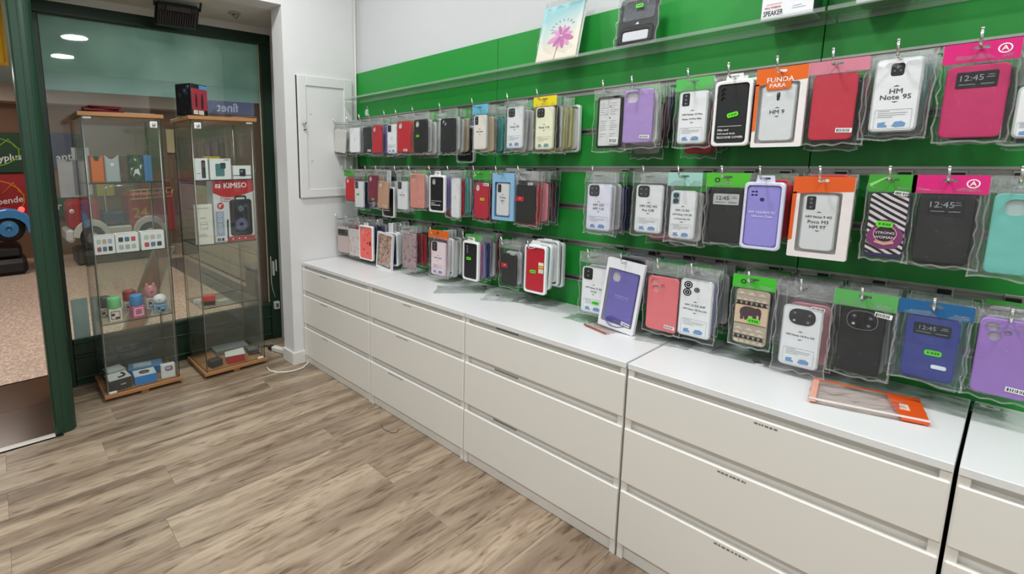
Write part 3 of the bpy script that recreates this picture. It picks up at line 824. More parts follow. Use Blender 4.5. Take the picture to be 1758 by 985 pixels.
for k in range(2):
    obj('flat_packet', MB().bbox(-.09 + .02 * k, .08, -.05, .05, 0, .007, .002).mesh('flat_packet', mat(['8a8378', '5d564e'][k], .4)), None, (XR, at(415, 193, 0, XR).y, 1.6245 + k * .0075), (0, 0, R(90 + 5 - 12 * k)),
        label=['grey flat packet lying on top of the right case', 'dark flat packet lying over the grey one on the right case'][k], cat='packet', group='flat packets on the right case')

# --- right case, upper shelf: phone boxes
gp = 'white boxes on the upper shelf of the right case'
XP = -.235
for (lab, u0, u1, v0, v1, kind) in (
    ('narrow white box picturing a slim black keypad phone', 335.5, 358, 273.5, 311, 'bar'),
    ('white square box picturing a teal phone', 361.5, 397, 275, 311, 'phone'),
    ('low white box picturing a small black camera', 401, 431, 287.5, 310.5, 'cam')):
    w, h = ext(u0, u1, v0, v1, XP)
    t = on_shelf('phone_box', lab, 'box', (u0 + u1) / 2, 300, XP, SZ[3], gp, -4)
    obj('carton', MB().bbox(-w / 2, w / 2, 0, .045, 0, h, .0015).mesh('carton', M_WHITE), t)
    if kind == 'bar':
        b_ = obj('printed_phone', MB().prism(rrect(w * .30, h * .82, .008, w * .14, h * .5), (), -.001, 0).mesh('printed_phone', M_BLACK), t)
        obj('printed_screen', MB().prism(rrect(w * .22, h * .22, .003, w * .14, h * .70), (), -.0014, 0).mesh('printed_screen', mat('6a4a55', .4)), b_)
        obj('small_print', MB().box(-w * .38, -w * .08, -.0008, 0, h * .30, h * .33).mesh('small_print', M_GREY), t)
    elif kind == 'phone':
        b_ = obj('printed_phone', MB().prism(rrect(w * .42, h * .60, .007, -.004, h * .46), (), -.001, 0).mesh('printed_phone', mat('4a7f80', .35)), t)
        obj('printed_phone_front', MB().prism(rrect(w * .25, h * .28, .006, w * .12, h * .66), (), -.0014, 0).mesh('printed_phone_front', mat('1d3a44', .35)), b_)
        obj('small_print', MB().box(w * .16, w * .42, -.0008, 0, h * .92, h * .95).mesh('small_print', mat('555555', .5)), t)
    else:
        b_ = obj('printed_camera', MB().prism(rrect(w * .34, h * .56, .006, .002, h * .48), (), -.001, 0).mesh('printed_camera', M_BLACK), t)
        obj('printed_lens', MB().prism(circle(.008, -.004, h * .58), (), -.0014, 0).mesh('printed_lens', mat('7d8aa0', .3)), b_)
        obj('blue_band', MB().box(-w * .5, w * .5, -.0006, 0, h * .24, h * .30).mesh('blue_band', mat('3c4a86', .4)), t)
    obj('box_spine', MB().box(-w * .5 - .0006, -w * .5, .004, .041, .004, h - .004).mesh('box_spine', mat('cfd2d6', .5)), t)
w, h = ext(352, 378, 262, 292, -.42)
t = on_shelf('boxed_gadget', 'yellow box standing behind the white phone boxes', 'box', 366, 285, -.42, SZ[3])
obj('carton', MB().bbox(-w / 2, w / 2, 0, .05, 0, .145, .002).mesh('carton', mat('d9b81c', .45)), t)
obj('lid_flap', MB().box(-w / 2, w / 2, -.0008, 0, .10, .104).mesh('lid_flap', mat('b3930f', .45)), t)

# --- right case, second shelf: red speaker box and cream box
XK = -.245
w, h = ext(371, 437, 314, 419, XK)
t = on_shelf('speaker_box', 'red and white carton picturing a black party speaker', 'box', 403, 380, XK, SZ[2], None, -6)
obj('carton', MB().bbox(-w / 2, w / 2, 0, .16, 0, h, .002).mesh('carton', mat('d8dadd', .4)), t)
hd = obj('red_header', MB().prism([(-w / 2, h * .80), (-w * .30, h * .74), (-w * .05, h * .72), (w * .2, h * .745), (w / 2, h * .80), (w / 2, h - .001), (-w / 2, h - .001)], (), -.001, 0).mesh('red_header', mat('c01c22', .4, var=.05)), t)
obj('red_footer', MB().box(-w * .2, w / 2, -.001, 0, .001, h * .075).mesh('red_footer', mat('b01c24', .4)), t)
obj('footer_icons', MB().box(-.06, -.052, -.0015, 0, .010, .018).box(-.02, -.012, -.0015, 0, .010, .018).box(.02, .028, -.0015, 0, .010, .018).box(.06, .068, -.0015, 0, .010, .018).mesh('footer_icons', M_WHITE), t)
lettering(t, 'KIMISO', .046, 'f2f2f2', (.014, -.0016, h * .905), .02)
obj('logo_square', MB().box(-w * .43, -w * .31, -.0014, 0, h * .875, h * .935).mesh('logo_square', mat('f0f0f0', .5)), t)
obj('logo_stroke', MB().prism([(-w * .41, h * .885), (-w * .38, h * .885), (-w * .33, h * .925), (-w * .36, h * .925)], (), -.002, 0).mesh('logo_stroke', mat('c01c22', .4)), t)
sp = obj('printed_speaker', MB().prism(rrect(w * .56, h * .60, .02, w * .17, h * .38), (), -.002, 0, .001).mesh('printed_speaker', mat('202026', .4)), t)
obj('printed_handle', MB().prism(rrect(w * .30, h * .09, .01, w * .17, h * .695), (rrect(w * .22, h * .045, .006, w * .17, h * .69),), -.0018, 0).mesh('printed_handle', mat('202026', .4)), t)
for (r1, r2, cz, cl) in ((.046, .038, h * .27, '6a6488'), (.023, .016, h * .53, '66788a')):
    obj('printed_cone_ring', MB().prism(circle(r1, w * .17, cz, 24), (circle(r2, w * .17, cz, 24),), -.0028, 0).mesh('printed_cone_ring', mat('45434f', .4)), sp)
    obj('printed_cone', MB().prism(circle(r2, w * .17, cz, 24), (), -.0024, 0).mesh('printed_cone', mat(cl, .4)), sp)
    obj('printed_dome', MB().prism(circle(r2 * .3, w * .17, cz, 16), (), -.0032, 0).mesh('printed_dome', mat('17171d', .3)), sp)
obj('inch_badge', MB().prism(circle(.021, -w * .33, h * .585, 20), (), -.0014, 0).mesh('inch_badge', mat('c02a30', .4)), t)
lettering(t, '8"', .026, 'f4f4f4', (-w * .33, -.002, h * .585))
lettering(t, '1200W', .018, 'b02028', (-w * .16, -.0012, h * .69), .02)
obj('wattage_frame', MB().prism(rrect(.078, .030, .006, -w * .16, h * .69), (rrect(.072, .024, .004, -w * .16, h * .69),), -.0012, 0).mesh('wattage_frame', mat('c02a30', .4)), t)
for k in range(4):
    obj('printed_icon', MB().prism(circle(.011, -w * .36, h * (.44 - .085 * k), 16), (circle(.008, -w * .36, h * (.44 - .085 * k), 16),), -.0012, 0).mesh('printed_icon', mat('e9ebee', .4)), t)
obj('printed_microphone', MB().prism([(-w * .20, .02), (-w * .165, .02), (-w * .155, h * .3), (-w * .15, h * .36), (-w * .19, h * .36), (-w * .195, h * .3)], (), -.0014, 0).mesh('printed_microphone', M_BLACK), t)
obj('blue_side_print', MB().box(-w * .46, -w * .26, -.0008, 0, h * .1, h * .5).mesh('blue_side_print', mat('9aa4b8', .4)), t)
obj('barcode', MB().box(-w * .45, -w * .26, -.0012, 0, .004, .03).mesh('barcode', mat('e8e8e8', .4)), t)
obj('barcode_bars', MB().box(-w * .44, -w * .40, -.0016, 0, .008, .026).box(-w * .385, -w * .36, -.0016, 0, .008, .026).box(-w * .34, -w * .28, -.0016, 0, .008, .026).mesh('barcode_bars', M_BLACK), t)
w, h = ext(336, 366, 354, 423, -.225)
t = on_shelf('phone_box', 'tall cream box in front of the red speaker carton', 'box', 351, 395, -.225, SZ[2], None, -8)
obj('carton', MB().bbox(-w / 2, w / 2, 0, .016, 0, h, .0015).mesh('carton', mat('e4e0d3', .45)), t)
m = MB()
for (z, a, b_) in ((.90, -.40, .30), (.66, -.18, .12), (.50, -.2, .22), (.40, -.12, .20), (.24, -.40, .1), (.20, -.40, .2)):
    m.box(a * w, b_ * w, -.0008, 0, h * z, h * z + .004)
obj('small_print', m.mesh('small_print', mat('9b9a90', .5)), t)
obj('printed_outline', MB().prism(rrect(w * .42, h * .20, .006, 0, h * .47), (rrect(w * .36, h * .18, .005, 0, h * .47),), -.0008, 0).mesh('printed_outline', mat('b5b3a8', .5)), t)

# --- right case, third shelf and base
p = at(358, 513, 0, -.27)
t = thing('small_box', 'small red and black box on the third shelf of the right case', 'box', (-.27, p.y, SZ[1]), (0, 0, R(90 - 16)))
obj('carton', MB().bbox(-.04, .04, 0, .05, 0, .026, .0015).mesh('carton', mat('26211f', .4)), t)
obj('red_top', MB().bbox(-.042, .042, -.001, .052, .026, .062, .002).mesh('red_top', mat('c4312f', .4)), t)
obj('white_side', MB().box(-.0428, -.042, .004, .048, .028, .060).mesh('white_side', M_WHITE), t)
p = at(346, 520, 0, -.36)
obj('clear_packet', MB().bbox(-.05, .05, -.03, .03, 0, .026, .004).mesh('clear_packet', mat('cfcfca', .3)), None, (-.36, p.y, SZ[1]), (0, 0, R(80)), label='small white packet behind the red and black box', cat='packet')
p = at(372, 520, 0, -.33)
obj('flat_packet', MB().bbox(-.03, .05, -.03, .03, 0, .005, .002).mesh('flat_packet', mat('a8aaa6', .3)), None, (-.33, p.y + .03, SZ[1]), (0, 0, R(100)), label='flat grey packet on the third shelf of the right case', cat='packet')
gq = 'boxes on the base of the right case'
t = carton('red box lying on the base of the right case', 406, 620, -.235, .098, .042, .06, SZ[0], 'b5202c', None, -8, gq)
obj('paper', MB().add([(-.06, .0, .044), (.05, -.004, .044), (.056, .06, .060), (-.05, .065, .050), (-.06, .0, .0455), (.05, -.004, .0455), (.056, .06, .0615), (-.05, .065, .0515)], [(0, 3, 2, 1), (4, 5, 6, 7), (0, 1, 5, 4), (1, 2, 6, 5), (2, 3, 7, 6), (3, 0, 4, 7)]).mesh('paper', mat('d7d5d0', .5)), t)
t = carton('black gadget lying beside the red box in the right case', 374, 630, -.245, .07, .038, .055, SZ[0], '2a2a2c', '3a3a3d', 14, gq)
t = carton('dark coiled accessory pack right of the red box', 436, 612, -.29, .06, .03, .07, SZ[0], '3a3c3d', '6d7072', -10, gq)
t = carton('grey flat tray at the back of the right case base', 400, 603, -.42, .20, .025, .10, SZ[0], '6a6e6d', '7c8180', -4, gq)

# ================================================================== SOFFIT FITTINGS, CABLES
fx = thing('floodlight', 'black finned floodlight hanging under the recess soffit', 'floodlight', (-.37, -.60, 2.215), (0, R(-52), R(-4)))
obj('housing', MB().bbox(-.07, .07, -.122, .122, -.018, .022, .012).mesh('housing', M_BLACK), fx)
for k in range(15):
    obj('fin', MB().bbox(-.052, .030, -.003, .003, -.030, -.016, .001).mesh('fin', mat('3a3a40', .35, .4)), fx, (0, -.096 + k * .0137, 0))
for s in (-1, 1):
    obj('bracket_arm', MB().bbox(.045, .10, s * .128 - .004, s * .128 + .004, -.012, .012, .002).mesh('bracket_arm', M_BLACK), fx)
obj('driver_box', MB().bbox(.034, .066, -.07, .07, -.030, -.016, .004).mesh('driver_box', mat('2b2b31', .4)), fx)
p = at(402, 22, 2, SOFF)
sl = thing('recessed_spotlight', 'small grey swivel spotlight recessed in the soffit', 'spotlight', (p.x, p.y, SOFF - .001))
obj('rim', MB().lathe([(.032, 0), (.040, -.003), (.034, -.007), (.024, -.008)], 24).mesh('rim', mat('a9a79d', .4)), sl)
obj('lamp_head', MB().tube([(0, 0, -.006), (.012, .012, -.026)], .015, 14).mesh('lamp_head', mat('8b8678', .4)), sl)

cb = MB()
pts = []
for (u, v) in ((458, 630), (463, 636), (475, 639), (490, 638.5), (505, 636), (520, 631), (529, 623), (531, 616)):
    q = at(u, v, 2, .005); pts.append((q.x, q.y, .005))
cb.tube(pts, .005, 8)
obj('power_cable', cb.mesh('power_cable', mat('e4e1d8', .5)), None, label='white power cable looping on the floor by the white wall', cat='cable')
q = at(482, 596, 2, .02)
ps = thing('power_strip', 'white power strip lying behind the right display case', 'power strip', (-.30, -.045, 0), (0, 0, R(20)))
obj('body', MB().bbox(-.09, .09, -.022, .022, 0, .036, .006).mesh('body', mat('dededa', .4)), ps)
obj('plug', MB().bbox(-.13, -.09, -.018, .018, .004, .034, .005).mesh('plug', mat('2c2c2c', .4)), ps)
obj('lead', MB().tube([(-.13, 0, .014), (-.18, .03, .008), (-.22, -.02, .006), (-.26, .02, .006)], .004).mesh('lead', M_BLACK), ps)
wa = thing('wall_adapter', 'small white plug adapter hanging by its wire on the window frame', 'adapter', (WX + .032, .060, .33))
obj('wire', MB().tube([(.006, -.028, .32), (.006, -.030, .12), (.006, -.022, .06), (.008, -.004, .0)], .0022, 6).mesh('wire', mat('d8d8d4', .5)), wa)
obj('adapter_body', MB().bbox(0, .03, -.022, .022, -.09, -.03, .004).mesh('adapter_body', mat('c9cbc7', .4)), wa)
obj('adapter_face', MB().box(.030, .0308, -.010, .010, -.075, -.045).mesh('adapter_face', mat('4b4f4c', .4)), wa)
obj('tape_strip', MB().box(0, .001, -.016, .002, .17, .28).box(0, .001, .010, .022, .20, .29).mesh('tape_strip', mat('c7cbbf', .5)), wa)
m = MB().tube([at(655, 729, 2, .002)[:], at(657, 735, 2, .002)[:], at(664, 739, 2, .003)[:], at(673, 743, 2, .002)[:], at(681, 742, 2, .002)[:], at(685, 735, 2, .002)[:]], .0012, 6)
obj('loose_thread', m.mesh('loose_thread', mat('3c322c', .6)), None, label='thin dark curled thread lying on the laminate floor', cat='thread')

# ================================================================== PACKAGED PHONE CASES ON HOOKS
YF = 0.273                      # plane of the foremost packet on each hook
ROD = {1: 1.590, 2: 1.285, 3: 0.970}
ORD = ['', 'first', 'second', 'third', 'fourth', 'fifth', 'sixth', 'seventh', 'eighth', 'ninth']
GROUPN = {1: 'phone cases on the top row of hooks', 2: 'phone cases on the middle row of hooks', 3: 'phone cases on the bottom row of hooks'}

M_SEAM = film((.94, .95, .95), .22, .10, 30, .8, .15, key='welded_seam')
M_CRINKLE = film((.94, .95, .95), .06, .16, 14, 1.0, .10, key='crinkled_bag_top')
def bag_mesh(seed, material, nx=7, nz=12, crumple=.22):
    rnd = random.Random(seed)
    vs = []; fs = []; idx = {}
    for side in (0, 1):
        for i in range(nx + 1):
            for j in range(nz + 1):
                edge = i in (0, nx) or j in (0, nz)
                if side == 1 and edge: idx[(1, i, j)] = idx[(0, i, j)]; continue
                x = i / nx - .5; z = -j / nz
                bulge = (1 - (2 * x) ** 4) * (1 - (2 * (-z) - 1) ** 6)
                if -z < .16: bulge *= .25
                y = 0 if edge else (-.5 - (rnd.uniform(-.3, .3) if j < 3 else 0) if side == 0 else .5) * bulge * (1 - crumple / 2 + rnd.uniform(-crumple, crumple))
                if edge:
                    y = rnd.uniform(-.12, .12); 
                    if i in (0, nx): x += rnd.uniform(-.026, .026)
                    if j == nz: z += rnd.uniform(-.018, .018)
                idx[(side, i, j)] = len(vs); vs.append((x, y, z))
    for side in (0, 1):
        for i in range(nx):
            for j in range(nz):
                q = (idx[(side, i, j)], idx[(side, i, j + 1)], idx[(side, i + 1, j + 1)], idx[(side, i + 1, j)])
                fs.append(q if side == 0 else tuple(reversed(q)))
    m = MB().add(vs, fs, 0, False)
    q_ = 0
    for side in (0, 1):
        for i in range(nx):
            for j in range(nz):
                if j < 2: m.mi[q_] = 2
                q_ += 1
    # welded seams follow the rim, the zip line runs under the header
    def seam(vl, ox, oz):
        for a, b_ in zip(vl[:-1], vl[1:]):
            p, q = vs[a], vs[b_]
            y = -.05
            m.add([(p[0], p[1] + y, p[2]), (q[0], q[1] + y, q[2]), (q[0] + ox, q[1] + y, q[2] + oz), (p[0] + ox, p[1] + y, p[2] + oz)], [(0, 1, 2, 3)], 1)
    seam([idx[(0, 0, j)] for j in range(nz + 1)], .024, 0)
    seam([idx[(0, nx, j)] for j in range(nz + 1)], -.024, 0)
    seam([idx[(0, i, nz)] for i in range(nx + 1)], 0, .020)
    zz = -.155
    for k in range(8):
        yo = rnd.uniform(-.14, -.06)
        m.box(-.48 + k * .12, -.36 + k * .12, yo - .01, yo + .01, zz - .004, zz + .004, 1)
    return m.mesh('plastic_bag', [material, M_SEAM, M_CRINKLE])
FILMS = {
    'clear': M_FILM,
    'hazy': film((.93, .935, .94), .035, .03, 26, .7, .15, key='hazy_film'),
    'teal': film((.84, .94, .94), .025, .026, 22, .6, .12, key='teal_film'),
    'blue': film((.86, .93, .98), .03, .026, 22, .6, .12, key='blue_film'),
    'pink': film((.98, .88, .90), .03, .026, 22, .6, .12, key='pink_film'),
    'yellow': film((.97, .96, .82), .025, .026, 22, .6, .12, key='yellow_film'),
    'lilac': film((.92, .92, .98), .05, .04, 14, .3, .12, key='lilac_blister'),
}
BAGS = {k: [bag_mesh(11 * i + 3 + len(k), m) for i in range(4)] for k, m in FILMS.items()}

CASEM = {}
def case_mesh(w, h, cut, material, r=.012, t=.010):
    holes = []
    if cut == 'pill': holes = [rrect(w * .30, h * .19, w * .12, -w * .27, h * .37, 3)]
    elif cut == 'square': holes = [rrect(w * .42, h * .20, w * .10, -w * .22, h * .365, 3)]
    elif cut == 'tall': holes = [rrect(w * .22, h * .22, w * .08, -w * .29, h * .35, 3)]
    elif cut == 'dots3': holes = [circle(w * .085, -w * .30, h * (.40 - .075 * k), 10) for k in range(3)]
    elif cut == 'dots2': holes = [circle(w * .10, -w * .30, h * .41, 10), circle(w * .10, -w * .18, h * .35, 10)]
    elif cut == 'rings3': holes = [circle(w * .13, -w * .27, h * .39, 12), circle(w * .13, -w * .22, h * .27, 12), circle(w * .07, w * .0, h * .33, 10)]
    elif cut == 'quad': holes = [rrect(w * .09, h * .028, .002, -w * (.34 - .11 * a), h * (.40 - .055 * b_), 2) for a in (0, 1) for b_ in (0, 1)] + [circle(w * .075, -w * .04, h * .27, 12)]
    elif cut == 'oblong': holes = [rrect(w * .50, h * .20, w * .2, 0, h * .33, 4)]
    k = (round(w, 4), round(h, 4), cut, material.name, r)
    if k not in CASEM:
        m = MB().prism(rrect(w, h, r), holes, -t / 2, t / 2 - .0012, .0022)
        CASEM[k] = (m.mesh('phone_case', material), holes)
    return CASEM[k]

def add_case(root, w, h, cx, cz, col, cut=None, rough=.5, y=0.0, lining='d9d7d4', t=.010, material=None):
    m_ = material or mat(col, rough, var=.04, scale=25)
    me, holes = case_mesh(w, h, cut, m_, t=t)
    o = obj('phone_case', me, root, (cx, y, cz))
    if holes:
        lm = MB()
        for hl in holes: lm.prism(hl, (), 0, .0008)
        obj('camera_cutout', lm.mesh('camera_cutout', mat(lining, .5, var=.02)), o, (0, t / 2 - .004, 0))
    # button bump on the long side
    obj('side_button', MB().bbox(w / 2 - .0006, w / 2 + .0012, -.0015, .0015, h * .16, h * .26, .0005).mesh('side_button', m_), o)
    return o

def cam_block(case, w, h, kind):
    """printed / moulded camera cluster on a clear case insert"""
    y = -.0064
    if kind == 'sq4':
        bw, bh, cx, cz = w * .42, w * .44, -w * .20, h * .36
        b_ = obj('camera_block', MB().prism(rrect(bw, bh, bw * .25, cx, cz), (), y, -.004, .0006).mesh('camera_block', M_BLACK), case)
        L_ = [(-.22, .22, .10), (.22, .22, .10), (-.22, -.22, .10), (.22, -.22, .07)]
        S = bw
    elif kind == 'sq2':
        bw, bh, cx, cz = w * .36, w * .46, -w * .24, h * .355
        b_ = obj('camera_block', MB().prism(rrect(bw, bh, bw * .22, cx, cz), (), y, -.004, .0006).mesh('camera_block', M_BLACK), case)
        L_ = [(0, .25, .12), (0, -.2, .12)]; S = bw
    elif kind == 'tall':
        bw, bh, cx, cz = w * .26, h * .24, -w * .25, h * .34
        b_ = obj('camera_block', MB().prism(rrect(bw, bh, bw * .2, cx, cz), (), y, -.004, .0006).mesh('camera_block', M_BLACK), case)
        L_ = [(0, .55, .22), (0, 0, .22), (0, -.55, .22)]; S = bw
    elif kind == 'mid':
        bw, bh, cx, cz = w * .28, w * .36, -w * .02, h * .35
        b_ = obj('camera_block', MB().prism(rrect(bw, bh, bw * .25, cx, cz), (), y, -.004, .0006).mesh('camera_block', M_BLACK), case)
        L_ = [(0, .22, .2), (-.22, -.12, .12), (.22, -.12, .12)]; S = bw
    elif kind == 'midsmall':
        bw, bh, cx, cz = w * .10, w * .20, 0.0, h * .31
        b_ = obj('camera_block', MB().prism(rrect(bw, bh, bw * .45, cx, cz), (), y, -.004, .0006).mesh('camera_block', M_BLACK), case)
        obj('fingerprint_ring', MB().prism(circle(w * .045, 0, h * .245, 12), (), y, -.004).mesh('fingerprint_ring', M_BLACK), case)
        L_ = [(0, .4, .3)]; S = bw
    elif kind == 'teal2':
        bw, bh, cx, cz = w * .28, h * .24, -w * .27, h * .345
        b_ = obj('camera_block', MB().prism(rrect(bw, bh, .004, cx, cz), (), y, -.004, .0006).mesh('camera_block', mat('8fb3b8', .3)), case)
        for s in (1, -1):
            obj('camera_lens', MB().prism(circle(bw * .36, cx, cz + s * bh * .24, 16), (circle(bw * .2, cx, cz + s * bh * .24, 16),), y - .0012, -.005).prism(circle(bw * .14, cx, cz + s * bh * .24, 12), (), y - .001, -.005).mesh('camera_lens', M_LENS), case)
        return
    elif kind == 'rings3':
        cx, cz = -w * .2, h * .33
        for (x, z, r) in ((-w * .25, h * .40, .13), (-w * .27, h * .27, .13), (w * .02, h * .33, .085)):
            obj('camera_lens', MB().prism(circle(w * r, x, z, 18), (circle(w * r * .72, x, z, 18),), y, -.004).prism(circle(w * r * .55, x, z, 14), (), y + .0004, -.004).mesh('camera_lens', M_LENS), case)
            obj('lens_glint', MB().prism(circle(w * r * .2, x, z, 10), (), y - .0004, -.004).mesh('lens_glint', mat('aab0bd', .2)), case)
        return
    elif kind == 'big4':
        bw, bh, cx, cz = w * .66, h * .26, 0, h * .33
        b_ = obj('camera_block', MB().prism(rrect(bw, bh, bh * .42, cx, cz), (), y - .001, -.004, .001).mesh('camera_block', M_BLACK), case)
        for (x, z) in ((-.28, .22), (.28, .18), (-.28, -.25), (.24, -.27)):
            r = bw * .10
            obj('camera_lens', MB().prism(circle(r, x * bw, cz + z * bh, 14), (circle(r * .6, x * bw, cz + z * bh, 14),), y - .002, -.005).mesh('camera_lens', mat('3b3f4a', .2)), case)
            obj('lens_glint', MB().prism(circle(r * .5, x * bw, cz + z * bh, 10), (), y - .0022, -.005).mesh('lens_glint', mat('c9ccd2' if (x, z) == (-.28, -.25) else '77809a', .2)), case)
        return
    for (x, z, r) in L_:
        obj('camera_lens', MB().prism(circle(r * S, cx + x * S, cz + z * S, 14), (circle(r * S * .6, cx + x * S, cz + z * S, 14),), y - .0008, -.005).mesh('camera_lens', mat('4a4e57', .2)), case)
        obj('lens_glint', MB().prism(circle(r * S * .4, cx + x * S, cz + z * S, 10), (), y - .001, -.005).mesh('lens_glint', mat('9aa2b0', .2)), case)

def insert_print(root, w, h, cx, cz, lines, y=-.0064, size=.0125, marks=True):
    """model name between two arrows, small print and the blue washing pictures on a white card"""
    n = len(lines)
    for i, s in enumerate(lines):
        if not s:
            zb_ = cz + h * .02 + (n - 1) * .0065 - i * .0145
            obj('blurred_print', MB().box(cx - w * .26, cx - w * .04, y, y + .0003, zb_ - .002, zb_ + .002).box(cx + w * .0, cx + w * .24, y, y + .0003, zb_ - .002, zb_ + .002).mesh('blurred_print', mat('55585c', .5)), root)
            continue
        sz = min(size, w * .80 / max(3.5, .56 * len(s)))
        lettering(root, s, sz, '26282c', (cx, y, cz + h * .02 + (n - 1) * .0065 - i * .0145), .006)
    ar = MB().prism([(cx - .006, cz + h * .02 + n * .0072 + .004), (cx + .006, cz + h * .02 + n * .0072 + .004), (cx, cz + h * .02 + n * .0072 + .007)], (), y, y + .0004)
    ar.prism([(cx - .006, cz + h * .02 - n * .0072 - .004), (cx, cz + h * .02 - n * .0072 - .007), (cx + .006, cz + h * .02 - n * .0072 - .004)], (), y, y + .0004)
    obj('printed_arrows', ar.mesh('printed_arrows', mat('3b3d40', .5)), root)
    if not marks: return
    m = MB()
    for k, (a, b_) in enumerate(((-.32, -.08), (-.32, .30), (-.32, .26), (-.32, .0))):
        z = cz - h * (.215 + .027 * k)
        m.box(cx + a * w, cx + b_ * w, y, y + .0003, z, z + .0012)
    m.prism(rrect(w * .78, h * .27, .003, cx, cz - h * .325), (rrect(w * .77, h * .263, .003, cx, cz - h * .325),), y, y + .0003)
    obj('small_print', m.mesh('small_print', mat('a2a9ae', .5)), root)
    m = MB()
    z = cz - h * .40
    m.prism([(cx - .30 * w, z - .034 * h), (cx - .10 * w, z - .034 * h), (cx - .10 * w, z - .01 * h), (cx - .16 * w, z + .01 * h), (cx - .13 * w, z + .04 * h), (cx - .30 * w, z + .03 * h)], (), y, y + .0003)
    m.prism([(cx + .0 * w, z - .02 * h), (cx + .08 * w, z - .038 * h), (cx + .27 * w, z - .03 * h), (cx + .29 * w, z + .015 * h), (cx + .2 * w, z + .045 * h), (cx + .06 * w, z + .04 * h)], (), y, y + .0003)
    obj('washing_pictures', m.mesh('washing_pictures', mat('6f9ccb', .5)), root)

def sticker(root, x, z, y=-.0075, w=.026, h=.013, rot=0, col=None):
    o = obj('price_sticker', MB().prism(rrect(w, h, h * .35), (), 0, .0006).mesh('price_sticker', mat(col, .5) if col else M_STICK), root, (x, y, z), (0, R(rot), 0))
    m = MB()
    for (a, b_) in ((-.34, -.22), (-.12, .02), (.08, .2), (.24, .36)):
        m.box(a * w, b_ * w, -.0004, 0, -h * .2, h * .2)
    obj('sticker_print', m.mesh('sticker_print', mat('2f7a12', .5)), o)
def barcode(root, x, z, y=-.0075, w=.034, h=.012, rot=3):
    o = obj('barcode_label', MB().prism(rrect(w, h, .001), (), 0, .0006).mesh('barcode_label', M_PAPER), root, (x, y, z), (0, R(rot), 0))
    m = MB(); c = -w * .42; rnd = random.Random(int(w * 1e5))
    while c < w * .40:
        l = rnd.uniform(.0008, .0028)
        m.box(c, c + l, -.0004, 0, -h * .30, h * .30); c += l + rnd.uniform(.001, .0026)
    obj('barcode_bars', m.mesh('barcode_bars', mat('3a3a3a', .5)), o)

def header(root, w, z0, z1, cx, col, y=-.004, material=None, logo=None):
    h = z1 - z0
    slot = rrect(.026, .007, .0034, cx, z1 - h * .28, 3)
    o = obj('header_card', MB().prism(rrect(w, h, .003, cx, (z0 + z1) / 2), (slot,), y, y + .0012).mesh('header_card', material or mat(col, .3, var=.04, scale=18)), root)
    if logo == 'A':
        obj('round_logo', MB().prism(circle(h * .24, cx + w * .30, z0 + h * .56, 18), (circle(h * .19, cx + w * .30, z0 + h * .56, 18),), y - .0006, y).mesh('round_logo', M_PAPER), o)
        lettering(o, 'A', h * .34, 'f4f4f4', (cx + w * .30, y - .0006, z0 + h * .56))
    if logo == 'swoosh':
        obj('card_swoosh', MB().prism([(cx - w * .48, z0 + h * .45), (cx - w * .20, z0 + h * .80), (cx - w * .05, z0 + h * .92), (cx - w * .18, z0 + h * .70), (cx - w * .44, z0 + h * .30)], (), y - .0005, y).mesh('card_swoosh', mat('e8c7d4' if col == 'd81e78' else '8ed07c', .4)), o)
    if logo == 'ring':
        obj('round_logo', MB().prism(circle(h * .17, cx - w * .24, z0 + h * .5, 16), (circle(h * .10, cx - w * .24, z0 + h * .5, 16),), y - .0005, y).mesh('round_logo', mat('14301a', .4)), o)
    return o

def window_face(root, w, h, cx, cz, lit, text, y=-.0056, frac=(.80, .20, .30)):
    ww, wh, zc = w * frac[0], h * frac[1], cz + h * frac[2]
    o = obj('view_window', MB().prism(rrect(ww, wh, .003, cx, zc), (), y - .0006, y + .001).mesh('view_window', mat('b9bcbc' if lit else '1c1c20', .2)), root)
    c = '3a3d40' if lit else '8f9498'
    lettering(o, text, wh * .50, c, (cx - ww * .14, y - .0012, zc + wh * .10), .004)
    m = MB()
    for (a, b_, z) in ((-.42, -.02, -.30), (.10, .42, -.30), (.22, .42, .10), (.26, .40, .24)):
        m.box(cx + a * ww, cx + b_ * ww, y - .001, y, zc + z * wh, zc + z * wh + .0014)
    obj('window_print', m.mesh('window_print', mat(c, .4)), o)

def noise_print(key, scale, stops, dist=0.0):
    def bld(N, L, b, oc):
        nz = N.new('ShaderNodeTexNoise'); nz.inputs['Scale'].default_value = scale; nz.inputs['Detail'].default_value = 4; nz.inputs['Distortion'].default_value = dist
        r = ramp(N, stops); L.new(oc, nz.inputs['Vector']); L.new(nz.outputs['Fac'], r.inputs['Fac']); L.new(r.outputs[0], b.inputs['Base Color'])
    return pattern_mat(key, bld)
P_MARBLE = noise_print('marble_print', 30, [(.3, 'a88f8a'), (.5, 'd8c4c0'), (.7, 'ece2de')], 2)
P_FLORAL = noise_print('floral_print', 45, [(.35, '8f5c6a'), (.5, 'b8a0a0'), (.6, 'a58f96'), (.75, '5e7a6a')], .5)
P_PALE = noise_print('pale_floral_print', 40, [(.35, 'd8a8a6'), (.5, 'd9d5d0'), (.7, 'cfd0cc')], .5)
P_ROSE = noise_print('rose_gold_print', 22, [(.35, '7a5244'), (.5, 'c9a08c'), (.6, 'e6cdbf'), (.7, 'a87460')], 3)
